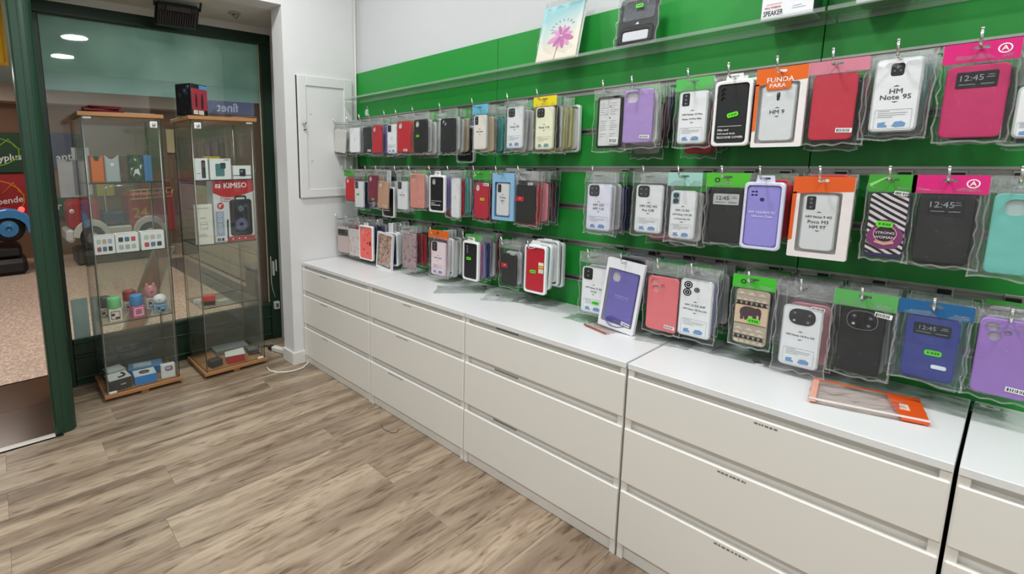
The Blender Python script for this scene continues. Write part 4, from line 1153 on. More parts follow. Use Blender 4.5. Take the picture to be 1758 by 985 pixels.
def zebra(N, L, b, oc):
    mp = N.new('ShaderNodeMapping'); mp.inputs['Rotation'].default_value = (0, R(-32), 0); L.new(oc, mp.inputs['Vector'])
    wv = N.new('ShaderNodeTexWave'); wv.bands_direction = 'Z'; wv.inputs['Scale'].default_value = 24; wv.inputs['Distortion'].default_value = 2.6; wv.inputs['Detail'].default_value = 1; wv.inputs['Detail Scale'].default_value = .5
    L.new(mp.outputs[0], wv.inputs['Vector'])
    r = ramp(N, [(0, '141217'), (.5, 'd9cfd4')], True); L.new(wv.outputs['Fac'], r.inputs['Fac']); L.new(r.outputs[0], b.inputs['Base Color'])
P_ZEBRA = pattern_mat('zebra_print', zebra)

def blister(root, w, h, cx, cz, col='ececec', tab=True, film_=None):
    """white moulded tray with a raised rim and a hang tab; the case sits inside"""
    ow, oh = w + .018, h + .022
    o = obj('blister_tray', MB().prism(rrect(ow, oh, .012, cx, cz), (rrect(w + .003, h + .003, .010, cx, cz),), -.0085, .007, .003).prism(rrect(ow - .004, oh - .004, .010, cx, cz), (), .0062, .0072).mesh('blister_tray', film_ or mat(col, .3, var=.02)), root)
    if tab:
        tz = cz + oh / 2
        obj('hang_tab', MB().prism([(cx - .024, tz - .002), (cx + .024, tz - .002), (cx + .021, tz + .020), (cx - .021, tz + .020)], (rrect(.024, .006, .003, cx, tz + .011, 3),), -.001, .001).mesh('hang_tab', film_ or mat(col, .3, var=.02)), root)

PAL = {'w': ('white', 'e6e6e6'), 'c': ('clear', 'cfd0d0'), 'k': ('black', '18181a'), 'r': ('red', 'b5202c'), 'n': ('navy', '24305a'), 'l': ('lavender', '8f86c4'),
       'p': ('pink', 'd9909a'), 't': ('teal', '5fb0ac'), 'g': ('grey', '8b8d8e'), 'o': ('orange', 'd9641e'), 'm': ('dark red', '6f1a2c'), 'b': ('beige', 'cbb79a'), 'y': ('cream', 'd9d2a4')}
GEN = {}
def gen_case(letter):
    if letter not in GEN:
        GEN[letter] = case_mesh(.076, .150, None, mat(PAL[letter][1], .45, var=.04), t=.011)[0]
    return GEN[letter]
M_TRAYW = mat('e2e4e6', .3, var=.02, key='white_tray')
GTRAY = MB().prism(rrect(.094, .170, .012), (rrect(.082, .156, .010),), -.007, .007, .003).mesh('blister_tray', M_TRAYW)

def hook(x, z, row, short):
    h_ = thing('display_hook', 'chrome wire hook carrying the ' + short, 'hook', (x, D, z), None, 'chrome hooks on the slat wall')
    L_ = D - YF
    obj('wire', MB().tube([(0, -.004, 0), (0, -L_ - .040, 0), (0, -L_ - .050, .003), (0, -L_ - .057, .011), (0, -L_ - .064, .036)], .0030, 8).lathe([(.0035, 0), (.0042, .002), (.0035, .004)], 8, center=(0, -L_ - .0645, .035)).mesh('wire', M_CHROME), h_)
    obj('back_plate', MB().bbox(-.016, .016, -.005, -.001, -.010, .024, .001).mesh('back_plate', M_ALU), h_)
    obj('groove_clip', MB().bbox(-.013, .013, -.009, -.004, .004, .018, .001).mesh('groove_clip', M_BLACKCLIP), h_)

COUNT = 0
def packet(row, short, label, box, build, stack='', bag='clear', hd=None, margin=(.010, .012), rot=0.0, yaw=0.0, xo=0.0, gap=None, fr=0.0, top=None):
    """box = pixel box of the case itself (left, right, top, bottom) on the plane of the foremost packet"""
    global COUNT
    uL, uR, vT, vB = box
    y = YF - fr
    um, vm = (uL + uR) / 2, (vT + vB) / 2
    pl_, pr_ = at(uL, vm, 1, y), at(uR, vm, 1, y)
    pt, pb = at(um, vT, 1, y), at(um, vB, 1, y)
    w, h = pr_.x - pl_.x, pt.z - pb.z
    cx, cz = (pl_.x + pr_.x) / 2, (pt.z + pb.z) / 2
    zr = ROD[row]
    root = thing('packaged_phone_case', label, 'phone case', (cx + xo, y, zr), (0, R(rot), R(yaw)), GROUPN[row])
    z_ = cz - zr
    build(root, w, h, -xo, z_)
    if bag:
        ztop = .016 if top is None else top
        zbot = z_ - h / 2 - margin[1]
        obj('plastic_bag', random.choice(BAGS[bag]), root, (-xo, 0, ztop), None, (w + 2 * margin[0], .026, ztop - zbot))
    if hd:
        z0 = z_ + h / 2 + .001; z1 = .016
        if z1 - z0 < .018: z1 = z0 + .024
        header(root, w + 2 * margin[0] - .004, max(z0, z1 - .045), z1, -xo, hd[0], -.006, None, hd[1] if len(hd) > 1 else None)
    hook(cx + xo, zr, row, short)
    low = [k + 1 < len(stack) and stack[k + 1] == '_' for k in range(len(stack)) if stack[k] != '_']
    stack = stack.replace('_', '')
    n = len(stack)
    step = min(.040, (D - YF - .030) / max(n, 1)) if gap is None else gap
    rnd = random.Random(COUNT * 17 + 5)
    for i, ch in enumerate(stack):
        tray = ch.isupper(); c = ch.lower()
        yy = YF + (i + 1) * step
        name_c = PAL[c][0]
        kindtxt = 'in white tray' if tray else 'in clear bag'
        nth = ORD[i + 1]
        art = 'see-through' if c == 'c' else name_c
        lb = '%s phone case %s, %s behind the %s' % (art, kindtxt, nth, short)
        if len(lb.split()) > 16: lb = lb.replace(' phone case', ' case')
        r2 = thing('packaged_phone_case', lb, 'phone case',
                   (cx + xo + rnd.uniform(-.004, .004), yy, zr), (0, R(rnd.uniform(-2.2, 2.2)), R(rnd.uniform(-5, 5))), GROUPN[row])
        hw, hh = min(w, .095) / .076, min(h, .178) / .150
        dz = z_ + (h - .150 * hh) / 2 + rnd.uniform(-.014, .008)
        if low[i]: dz -= .034
        dx = -xo + rnd.uniform(-.005, .005)
        if tray:
            obj('blister_tray', GTRAY, r2, (dx, 0, dz), None, (hw * 1.0, 1.3, hh))
            obj('phone_case', gen_case(c), r2, (dx, 0, dz), None, (hw * .98, 1, hh * .98))
            obj('hang_tab', MB().box(dx - .02, dx + .02, -.001, .001, dz + .08 * hh, max(dz + .08 * hh + .01, .010)).mesh('hang_tab', M_TRAYW), r2)
        else:
            obj('phone_case', gen_case(c), r2, (dx, 0, dz), None, (hw, 1, hh))
            fk = {'t': 'teal', 'y': 'yellow', 'p': 'pink'}.get(c, 'clear')
            zt, zbm = .014, dz - .075 * hh - rnd.uniform(.008, .02)
            obj('plastic_bag', rnd.choice(BAGS[fk]), r2, (dx, 0, zt), None, (.076 * hw + .024, .022, zt - zbm))
            if rnd.random() < .35:
                obj('header_card', MB().box(-.038 * hw - .006, .038 * hw + .006, -.0006, .0006, dz + .077 * hh, max(.012, dz + .077 * hh + .012)).mesh('header_card', mat(rnd.choice(['3aa63a', '4fae4a', '9fb0a4', '2c8f4a']), .35)), r2, (dx, 0, 0))
    COUNT += 1
    return root

# ---- builders for the fronts
def B_solid(col, cut='pill', bar=None, stick=None, rough=.5, lining='d9d7d4', material=None):
    def f(root, w, h, cx, cz):
        add_case(root, w, h, cx, cz, col, cut, rough, lining=lining, material=material)
        if bar: barcode(root, cx + w * bar[0], cz + h * bar[1], -.0068, min(.034, w * .42))
        if stick: sticker(root, cx + w * stick[0], cz + h * stick[1], -.0068, min(.026, w * .34), .012, stick[2] if len(stick) > 2 else 0, stick[3] if len(stick) > 3 else None)
    return f
M_CLEARCASE = mat('c9cccd', .2, var=.02, key='clear_case_rim')
def B_clear(lines, camk, stick=None, marks=True, size=.0125, bar=None, card='eef0f2'):
    def f(root, w, h, cx, cz):
        c = obj('phone_case', MB().prism(rrect(w, h, .012), (), -.0045, .005, .0022).mesh('phone_case', M_CLEARCASE), root, (cx, 0, cz))
        obj('side_button', MB().bbox(w / 2 - .0006, w / 2 + .0012, -.0015, .0015, h * .16, h * .26, .0005).mesh('side_button', M_CLEARCASE), c)
        obj('insert_card', MB().prism(rrect(w - .008, h - .008, .009), (), -.0056, -.0044).mesh('insert_card', mat(card, .45, var=.01)), root, (cx, 0, cz))
        if camk: cam_block(c, w, h, camk)
        insert_print(root, w, h, cx, cz, lines, -.0062, size, marks)
        if stick: sticker(root, cx + w * stick[0], cz + h * stick[1], -.0072, .028, .014)
        if bar: barcode(root, cx + w * bar[0], cz + h * bar[1], -.0072, .030, .010)
    return f
def B_window(col, lit, text, stick=None, bar=None, frac=(.80, .20, .30), glass=False):
    def f(root, w, h, cx, cz):
        add_case(root, w, h, cx, cz, col, None, .55)
        window_face(root, w, h, cx, cz, lit, text, frac=frac)
        if stick: sticker(root, cx + w * stick[0], cz + h * stick[1], -.0068, .030, .014)
        if bar: obj('blank_label', MB().prism(rrect(.026, .010, .003), (), 0, .0006).mesh('blank_label', M_PAPER), root, (cx + w * bar[0], -.0068, cz + h * bar[1]))
    return f
def B_blister(col, cut=None, lines=None, stick=None, tray='ececec', lining='3a3a3a', film_=None, tab=True, material=None, inset=.020, lcol='e9e9ea', lz=-.28, lsz=.0095):
    """box given for the whole tray"""
    def f(root, w, h, cx, cz):
        iw, ih = w - inset, h - inset
        blister(root, iw, ih, cx, cz, tray, tab, film_)
        add_case(root, iw, ih, cx, cz, col, cut, .5, lining=lining, material=material)
        if lines:
            for i, (s, k) in enumerate(lines):
                lettering(root, s, min(lsz * k, iw * .86 / (.56 * len(s))), lcol, (cx - iw * .42 if lcol == 'e9e9ea' else cx, -.0062, cz + ih * (lz - .065 * i)), .012, 'LEFT' if lcol == 'e9e9ea' else 'CENTER')
            if lcol == 'e9e9ea':
                obj('printed_rule', MB().box(cx - iw * .42, cx + iw * .36, -.0062, -.005, cz + ih * (lz + .06), cz + ih * (lz + .06) + .001).mesh('printed_rule', M_PAPER), root)
        if stick: sticker(root, cx + w * stick[0], cz + h * stick[1], -.0075, .030, .014, stick[2] if len(stick) > 2 else 0)
    return f
def B_pouch(frame_col, case_box, inner, top_col=None, words=()):
    """printed pouch with a clear window; box given for the whole pouch, case_box as fractions (cx, cz, w, h)"""
    def f(root, w, h, cx, cz):
        bx, bz, bw, bh = case_box
        obj('pouch_front', MB().prism(rrect(w, h, .004, cx, cz), (rrect(w * (bw + .10), h * (bh + .04), .006, cx + w * bx, cz + h * bz),), -.0085, -.0075).mesh('pouch_front', mat(frame_col, .3, var=.04)), root)
        obj('pouch_window', MB().box(cx + w * (bx - bw / 2 - .05), cx + w * (bx + bw / 2 + .05), -.0083, -.0079, cz + h * (bz - bh / 2 - .02), cz + h * (bz + bh / 2 + .02)).mesh('pouch_window', M_FILM), root)
        obj('pouch_back', MB().prism(rrect(w * .99, h * .99, .004, cx, cz), (), .007, .008).mesh('pouch_back', mat(frame_col, .35, var=.04)), root)
        for s in (-1, 1):
            obj('pouch_edge', MB().box(cx + s * w * .497 - .0006, cx + s * w * .497 + .0006, -.0078, .0075, cz - h * .49, cz + h * .49).mesh('pouch_edge', mat(frame_col, .35, var=.04)), root)
        if top_col:
            zz0 = cz + h * (bz + bh / 2 + .02)
            obj('header_card', MB().prism([(cx - w * .5, zz0 - h * .02), (cx + w * .5, zz0 + h * .02), (cx + w * .5, cz + h * .5), (cx - w * .5, cz + h * .5)], (rrect(.024, .009, .004, cx, cz + h * .455, 3),), -.0092, -.0086).mesh('header_card', mat(top_col, .3, var=.05)), root)
            obj('edge_band', MB().prism([(cx - w * .5, cz - h * .3), (cx - w * .435, cz - h * .28), (cx - w * .43, zz0), (cx - w * .5, zz0)], (), -.0092, -.0086).mesh('edge_band', mat(top_col, .3, var=.05)), root)
        if len(words) > 1:
            obj('header_tongue', MB().prism(rrect(w * .48, h * .10, .004, cx - w * .04, cz + h * .275), (), -.0094, -.0088).mesh('header_tongue', mat(top_col, .3, var=.05)), root)
        for (s, sz, col, x, z, b_) in words:
            lettering(root, s, sz, col, (cx + w * x, -.0099, cz + h * z), b_ * .4)
        inner(root, w * bw, h * bh, cx + w * bx, cz + h * bz)
    return f
def B_frame():
    def f(root, w, h, cx, cz):
        obj('phone_case', MB().prism(rrect(w, h, .012), (rrect(w - .014, h - .018, .005),), -.006, .005, .002).mesh('phone_case', M_BLACK), root, (cx, 0, cz))
        obj('insert_card', MB().prism(rrect(w - .012, h - .016, .004), (), -.0035, -.0025).mesh('insert_card', mat('d9dadb', .45)), root, (cx, 0, cz))
        m = MB(); rnd = random.Random(3)
        for k in range(16):
            z = cz + h * (.36 - .042 * k)
            if k in (6, 7, 13): continue
            m.box(cx - w * .36, cx - w * .36 + w * rnd.uniform(.1, .3), -.004, -.0034, z, z + .001)
            m.box(cx + w * .04, cx + w * .04 + w * rnd.uniform(.15, .3), -.004, -.0034, z, z + .001)
        for z in (.30, .08): m.prism(circle(.003, cx + w * .02, cz + h * z, 10), (), -.004, -.0034)
        obj('small_print', m.mesh('small_print', mat('6f7479', .5)), root)
        barcode(root, cx + w * .22, cz - h * .36, -.0066, .034, .022, 4)
    return f
def B_redlabel(col='1b1a1b'):
    def f(root, w, h, cx, cz):
        add_case(root, w, h, cx, cz, col, None, .5)
        obj('red_label', MB().prism(rrect(w * .42, .020, .001), (), 0, .0006).mesh('red_label', mat('c4202c', .4)), root, (cx - w * .30, -.0068, cz + h * .12))
        obj('label_mark', MB().prism([(-.003, -.004), (.004, 0), (-.003, .004), (-.001, 0)], (), 0, .0004).mesh('label_mark', M_PAPER), root, (cx - w * .27, -.0074, cz + h * .13))
        barcode(root, cx + w * .26, cz + h * .51, -.0068, .026, .010, 0)
    return f
def B_zebra():
    def f(root, w, h, cx, cz):
        add_case(root, w, h, cx, cz, '2c2c52', None, .4)
        obj('zebra_print', MB().prism(rrect(w * .97, h * .93, .008), (), -.0062, -.005).mesh('zebra_print', P_ZEBRA), root, (cx, 0, cz + h * .03))
        zc = cz - h * .15
        pts = [(cx - w * .47, zc - h * .12), (cx - w * .10, zc - h * .22), (cx + w * .30, zc - h * .20), (cx + w * .47, zc - h * .08), (cx + w * .47, zc + h * .04), (cx + w * .1, zc + h * .24), (cx - w * .14, zc + h * .24), (cx - w * .47, zc + h * .02)]
        obj('purple_panel', MB().prism(pts, (), -.0068, -.006).mesh('purple_panel', mat('7d2f6a', .5)), root)
        b_ = obj('badge', MB().prism(circle(w * .30, cx, zc + h * .02, 26), (), -.0074, -.0066).mesh('badge', mat('1c141c', .5)), root)
        obj('badge_ring', MB().prism(circle(w * .31, cx, zc + h * .02, 26), (circle(w * .285, cx, zc + h * .02, 26),), -.0078, -.007).mesh('badge_ring', mat('e6a0b4', .5)), root)
        obj('badge_ribbon', MB().prism([(cx - w * .26, zc - h * .12), (cx, zc - h * .155), (cx + w * .26, zc - h * .12), (cx + w * .24, zc - h * .085), (cx, zc - h * .12), (cx - w * .24, zc - h * .085)], (), -.0082, -.0074).mesh('badge_ribbon', mat('d9a590', .5)), root)
        lettering(root, 'STRONG', w * .125, 'e6d2dc', (cx, -.0084, zc + h * .035), .012)
        lettering(root, 'WOMAN', w * .135, 'e6d2dc', (cx, -.0084, zc - h * .035), .012)
        sticker(root, cx - w * .04, cz + h * .02, -.009, .032, .015, 4)
        barcode(root, cx + w * .28, cz + h * .5, -.009, .026, .010, 8)
    return f
def B_elephant():
    def f(root, w, h, cx, cz):
        add_case(root, w, h, cx, cz, 'b7a894', None, .5)
        obj('pale_panel', MB().box(cx - w * .49, cx + w * .49, -.0062, -.005, cz - h * .12, cz + h * .20).mesh('pale_panel', mat('d9bfa2', .5)), root)
        m = MB(); m2 = MB()
        for (zc, hh, n, mm) in ((.42, .05, 3, m2), (.31, .04, 5, m2), (.245, .05, 6, m), (-.22, .05, 3, m2), (-.30, .04, 4, m2), (-.375, .05, 6, m), (-.45, .04, 5, m2)):
            for k in range(n):
                x0 = cx - w * .46 + k * w * .92 / n; x1 = x0 + w * .92 / n * .86; xm = (x0 + x1) / 2; z0 = cz + h * (zc - hh * .5); z1 = z0 + h * hh
                mm.prism([(x0, z0), (x1, z0), (xm + w * .03, z1), (xm - w * .03, z1)], (), -.0062, -.005)
        for z in (.275, .21, -.13, -.345, -.405):
            m.box(cx - w * .48, cx + w * .48, -.0062, -.005, cz + h * z, cz + h * (z + .008))
        obj('dark_border_print', m.mesh('dark_border_print', mat('2c2320', .5)), root)
        obj('pale_border_print', m2.mesh('pale_border_print', mat('cfc6b6', .5)), root)
        e = [(-.34, .02), (-.32, .09), (-.22, .135), (-.05, .145), (.12, .13), (.20, .14), (.28, .12), (.31, .06), (.30, -.02), (.28, -.09), (.24, -.09), (.25, -.02), (.22, .02), (.18, .0), (.16, -.10), (.06, -.10), (.06, -.02), (-.06, -.02), (-.08, -.10), (-.18, -.10), (-.20, -.03), (-.22, -.10), (-.31, -.10), (-.31, -.02)]
        obj('elephant_print', MB().prism([(cx + x * w, cz + h * (.045 + z)) for x, z in reversed(e)], (), -.0068, -.006).mesh('elephant_print', mat('4a3238', .5, var=.3, scale=90)), root)
        sticker(root, cx + w * .10, cz - h * .055, -.0076, .034, .016)
    return f
def B_pastel(col, camera=True):
    return B_solid(col, 'oblong', None, None)

def crumple_cable(root, w, h, cx, cz):
    add_case(root, w, h, cx, cz, '7a70c4', 'pill', .5)
    lettering(root, 'FASHION', .0125, 'b9b2ea', (cx + w * .04, -.0066, cz + h * .02), .01)
    obj('printed_rule', MB().box(cx - w * .24, cx + w * .30, -.0066, -.005, cz - h * .03, cz - h * .03 + .0012).mesh('printed_rule', mat('b9b2ea', .5)), root)
    m = MB()
    for k in range(4):
        pts = []
        for i in range(15):
            t = 2 * math.pi * i / 14 + k * .5
            pts.append((cx + (.030 + .003 * k) * math.cos(t), -.0072 - .0005 * k, cz - h * .49 + (.011 + .0022 * k) * math.sin(t) + .004 * math.sin(2 * t + k)))
        m.tube(pts, .0013, 5, cap=False)
    obj('lanyard_cord', m.mesh('lanyard_cord', mat('5f56a4', .6)), root)
    barcode(root, cx + w * .34, cz - h * .47, -.010, .032, .013, 6)

def B_spots(root, w, h, cx, cz):
    B_blister('ef6a62', 'pill', lining='c9a8a4', inset=.016)(root, w, h, cx, cz)
    m = MB()
    for (x, z, r) in ((.1, .24, .004), (-.12, .08, .004), (.12, .0, .006), (-.16, -.20, .006), (.12, -.30, .005), (.24, .30, .004)):
        m.prism(circle(r, cx + x * w, cz + z * h, 8), (), -.0062, -.005)
    m.box(cx + w * .24, cx + w * .36, -.0062, -.005, cz - h * .06, cz + h * .06)
    obj('dark_spots', m.mesh('dark_spots', mat('7a1c24', .5)), root)
def B_redtray(root, w, h, cx, cz):
    B_blister('b51a2c', None, None, (-.08, -.05, 0), inset=.020)(root, w, h, cx, cz)
    for (z, hh, col) in ((.10, .06, 'e6e2de'), (.03, .06, 'd9b21e'), (-.06, .10, 'cfcac6')):
        obj('side_label', MB().box(cx + w * .16, cx + w * .38, -.0066, -.0056, cz + h * z, cz + h * (z + hh)).mesh('side_label', mat(col, .5)), root)

# ---------------------------------------------------------------- top row
packet(1, 'tilted white cases in the corner', 'white phone case tilted in its bag, top row beside the cupboard door', (577, 596, 222, 262), B_solid('dcdad4', None), 'wkw', rot=7, margin=(.014, .02))
packet(1, 'clear bags near the corner', 'pale clear phone case in crinkled bag, top row, second from the corner', (603, 617, 219, 262), B_clear([], None, marks=False), 'ccwc', yaw=12)
packet(1, 'dark green-black case', 'greenish black phone case, top row left of the small red one', (624, 638, 218, 262), B_solid('1d2624', None, bar=(.28, -.42)), 'kcg')
packet(1, 'small red case', 'small red phone case with pale camera cut-out, top row', (640, 656, 215, 263), B_solid('c02230', 'pill'), 'lnwn')
packet(1, 'white case between two red ones', 'white see-through phone case hanging between two red ones, top row', (666, 682, 213, 264), B_clear([], 'sq2', size=.01), 'wcc')
packet(1, 'large red case', 'large red phone case with white price tag, top row', (683, 705, 208, 262), B_solid('c6212c', 'pill', bar=(.15, -.42)), 'orcp')
packet(1, 'black case with oval window', 'black phone case with large pale camera oval and green sticker, top row', (712, 734, 205, 261), B_solid('17181a', 'pill', stick=(-.2, 0)), 'cwWlc', margin=(.016, .012))
packet(1, 'black two-lens case', 'black phone case with two small lens holes, top row', (757, 782, 203, 261), B_solid('15161a', 'dots2'), 'ccbK_l', margin=(.016, .014))
packet(1, 'cream case under a blue header', 'cream phone case with tall black camera strip under a blue header, top row', (814, 836, 197, 257), B_clear([''], 'tall', marks=False, size=.009, card='e6e0d6'), 'bgtt', hd=('5fb3cf',))
packet(1, 'Note 10S packet', 'white insert phone case lettered Note 10S in grey bag, top row', (871, 899, 183, 255), B_clear(['Note 10S'], 'sq4'), 'ccgcr', bag='hazy', margin=(.014, .014))
packet(1, 'yellow-topped packet', 'white insert phone case with yellow header and four-lens camera, top row', (920, 951, 183, 257), B_clear(['Note 11A'], 'sq4'), 'kcycyC', bag='yellow', hd=('e6cf16',), margin=(.013, .012))
packet(1, 'black frame with white sheet', 'black bumper case holding a printed white sheet, top row', (1026, 1068, 165, 254), B_frame(), 'cgwc', margin=(.018, .014))
packet(1, 'lilac case', 'plain lilac phone case with square camera opening, top row', (1071, 1121, 154, 245), B_solid('a98ccb', 'square', bar=(.28, -.39), lining='cfc9d4'), 'wcg_mlk', margin=(.016, .02))
packet(1, 'Note 10 Pro packet', 'white insert phone case lettered Note 10 Pro, green header, top row', (1165, 1214, 156, 247), B_clear(['HM Note 10 Pro', 'Note 10 Pro Max'], 'tall', size=.010), 'cr_cr', hd=('58b85a',), margin=(.014, .012))
packet(1, 'black silicone cover in white tray', 'black silicone cover in white blister tray with green price sticker, top row', (1225, 1290, 139, 250), B_blister('16191a', 'dots3', [('Silky and', .9), ('Soft-touch finish', .9), ('SILICONE COVER', 1.15)], (.04, -.02, -14)), 'Nnk', bag=None)
packet(1, 'orange-topped pouch', 'orange and white pouch lettered FUNDA with a white phone case, top row', (1296, 1383, 116, 252),
       B_pouch('e9e4e2', (-.03, -.07, .70, .72), B_clear(['HM 9'], 'midsmall', marks=False, size=.016), 'e2661c', (('FUNDA', .019, 'f6efe6', -.02, .345, .03), ('PARA', .016, 'f6efe6', -.06, .275, .03))), 'rkc', bag=None)
packet(1, 'red case in pink-topped bag', 'bright red phone case in clear pink-topped bag, top row', (1393, 1468, 127, 240), B_solid('c3203a', None, bar=(.32, -.36)), 'kkgr', hd=('cf7f92',), margin=(.022, .014))
packet(1, 'Note 9S packet', 'teal-edged bag with white insert lettered HM Note 9S, top row', (1498, 1580, 101, 226), B_clear(['HM', 'Note 9S'], 'mid', size=.017), 'tctpt', margin=(.020, .020))
packet(1, 'magenta window case', 'magenta flip case with clock window and pink header, top row', (1619, 1727, 112, 236), B_window('c21c62', False, '12:45', frac=(.66, .22, .30)), 'kg', hd=('d81e78', 'A'), margin=(.012, .012))
packet(1, 'white case at the right edge', 'white phone case cut off by the right picture edge, top row', (1742, 1812, 146, 237), B_clear([''], 'mid'), 'kn', margin=(.018, .014))
# ---------------------------------------------------------------- middle row
packet(2, 'narrow red case by the wall', 'narrow red phone case nearest the white wall, middle row', (596, 608, 305, 344), B_solid('c41f26', 'pill'), 'kr', hd=('4d9a3e',), yaw=14)
packet(2, 'white case with green dot', 'white phone case with green sticker in white-edged bag, middle row', (610, 625, 311, 356), B_clear([], 'sq2', stick=(-.1, 0), marks=False), 'nwNl', bag='hazy')
packet(2, 'maroon case', 'maroon phone case with green price sticker, middle row', (633, 650, 301, 346), B_solid('7a1838', 'pill', stick=(0, -.40)), 'bck')
packet(2, 'tan case', 'tan rose-gold phone case with white tag, middle row', (651, 669, 311, 358), B_solid('c79a7e', 'pill', bar=(.2, -.4)), 'K_wWm', rot=4)
packet(2, 'small white case', 'small white phone case with black camera in grey blister, middle row', (683, 701, 311, 360), B_clear([''], 'sq2', marks=False), 'cwgc', bag='hazy')
packet(2, 'salmon case', 'salmon pink silicone phone case, middle row', (705, 729, 298, 357), B_solid('d99184', 'pill', lining='dba496'), 'wgcw')
packet(2, 'black case in white tray', 'black silicone cover in rounded white tray, middle row', (738, 765, 301, 364), B_blister('18181b', 'pill', [('Silky and', .8), ('SILICONE COVER', .9)], lining='b9b9bb'), 'lwR_p', bag=None)
packet(2, 'mixed stack of coloured edges', 'clear phone case fronting a stack of coloured edges, middle row', (774, 792, 305, 374), B_clear([], None, marks=False), 'rtcntlw', yaw=-10, margin=(.012, .012))
packet(2, 'red case with yellow sticker', 'red phone case with yellow sticker under green header, middle row', (815, 839, 314, 375), B_solid('b81f34', 'pill', stick=(.1, .05, 0, 'd6dc22'), bar=(.35, .46)), 'mkk', hd=('3a9a34', 'swoosh'))
packet(2, 'light blue pouch', 'light blue pouch with white phone insert lettered P Smart, middle row', (847, 884, 297, 378), B_pouch('86b4d6', (-.02, -.06, .62, .70), B_clear(['P Smart', '2021'], 'tall', marks=False, size=.011), None, ()), 'wkn', bag=None)
packet(2, 'black case with red label', 'black leather-look phone case with red label, middle row', (887, 919, 316, 383), B_redlabel(), 'rrpkmn', margin=(.012, .012))
packet(2, 'twelve C blister', 'clear lavender blister lettered HM 12C, middle row', (1008, 1050, 316, 396), B_clear(['HM 12C', 'HM 11A'], 'sq4', size=.013), 'wclnk', bag='lilac', margin=(.012, .014))
packet(2, 'ten C packet', 'white insert phone case lettered HM 10C 4G, middle row', (1091, 1138, 317, 400), B_clear(['HM 10C 4G', 'Poc C4E'], 'sq4', size=.012), 'kcp_k', bag='hazy', margin=(.014, .012))
packet(2, 'teal camera packet', 'white insert phone case with pale teal two-lens camera, middle row', (1150, 1195, 327, 411), B_clear(['HM 12 5G', 'HM Note 11R 5G', '11 Prime Plus 5G'], 'teal2', size=.010), 'wpgkc', bag='hazy', hd=('9bc9c0',), margin=(.014, .014))
packet(2, 'black case with lit clock window', 'black flip case with silver clock window and green header, middle row', (1218, 1273, 323, 416), B_window('1a1b1c', True, '12:45'), 'kgc', hd=('4fb82e', 'ring'), margin=(.016, .010))
packet(2, 'lavender silicone case', 'lavender silicone case in white tray with white lettering, middle row', (1274, 1345, 313, 428), B_blister('8e87cf', 'quad', [('RM 10A/RM 9C', 1.25), ('Silicone Case', 1.1)], lining='5d5684', tray='d5d6ec', lcol='d9d6f6', lz=.06, lsz=.0115), 'rcg', bag=None)
packet(2, 'orange-framed pouch', 'orange-topped pouch with white Note 9 phone insert, middle row', (1358, 1462, 303, 444),
       B_pouch('e3dcda', (-.02, -.06, .60, .70), B_clear(['HM Note 9 4G', 'Poco M3', 'HM 9T'], 'tall', marks=False, size=.013), 'dd5a1c'), 'rrn', bag=None)
packet(2, 'zebra case', 'zebra striped phone case with purple round badge and green sticker, middle row', (1489, 1556, 331, 442), B_zebra(), 'kn', hd=('3c9c2c', 'swoosh'), margin=(.010, .010))
packet(2, 'black flip case', 'black flip case with dark clock window and pink header, middle row', (1571, 1669, 333, 452), B_window('1c1c1e', False, '12:45', frac=(.62, .24, .32)), 'kgm', hd=('d81e78', 'A'), margin=(.018, .010))
packet(2, 'turquoise case', 'turquoise silicone phone case at the right edge, middle row', (1697, 1778, 332, 472), B_solid('6cc4b8', 'oblong', lining='b6c7c6'), 'gk', bag='hazy', margin=(.022, .014))
# ---------------------------------------------------------------- bottom row
packet(3, 'marbled window case', 'pink marbled phone case with small dark window, bottom row in the corner', (582, 598, 389, 433), B_window('cbb4b0', False, '', frac=(.86, .24, .28)), 'mpw', yaw=8)
packet(3, 'pale floral case', 'pale floral phone case in clear bag, bottom row, second from the corner', (600, 617, 393, 439), B_solid('d0cac6', None, material=P_PALE), 'rpw')
packet(3, 'coral spotted case', 'coral phone case with dark spots in white tray, bottom row', (618, 641, 388, 445), B_spots, 'nnLk', bag=None)
packet(3, 'rose-gold pouch', 'rose-gold marbled phone case in tilted white-edged pouch, bottom row', (651, 677, 400, 464), B_pouch('e6e4e4', (0, .02, .80, .84), B_solid('b98a78', None, material=P_ROSE, bar=(.2, -.44))), 'NRWNW', bag=None, rot=5)
packet(3, 'mauve floral case', 'mauve floral phone case with green sticker, bottom row', (692, 714, 400, 461), B_solid('a88f94', None, material=P_FLORAL, stick=(-.1, .02, 0, 'b6cf5a')), 'mrk', bag='hazy')
packet(3, 'white case in pinkish blister', 'small white phone case with black camera in pinkish clear blister, bottom row', (741, 766, 415, 472), B_clear([''], 'sq2'), 'LWCYcT', bag='pink', hd=('d9641e',), margin=(.022, .010))
packet(3, 'black case in narrow white tray', 'black phone case with green sticker in narrow white tray, bottom row', (796, 822, 415, 480), B_blister('141416', 'dots3', None, (-.1, .06), lining='c9c9c9', inset=.016), 'plnlwpm', bag=None)
packet(3, 'dark case with red tag', 'black phone case with red tag in wide clear bag, bottom row', (862, 887, 435, 490), B_redlabel('1d1b1b'), 'cgcb', margin=(.018, .014))
packet(3, 'red case in white tray', 'red phone case with yellow label in white blister tray, bottom row', (901, 939, 421, 503), B_redtray, 'TWN', bag=None)
packet(3, 'white case with green oval', 'white insert phone case with green price oval, bottom row left of the purple pouch', (999, 1042, 459, 538), B_clear(['HM Note 12 5G', '12 5G'], 'sq2', stick=(.1, -.26), size=.010), 'cgcwk', margin=(.014, .012))
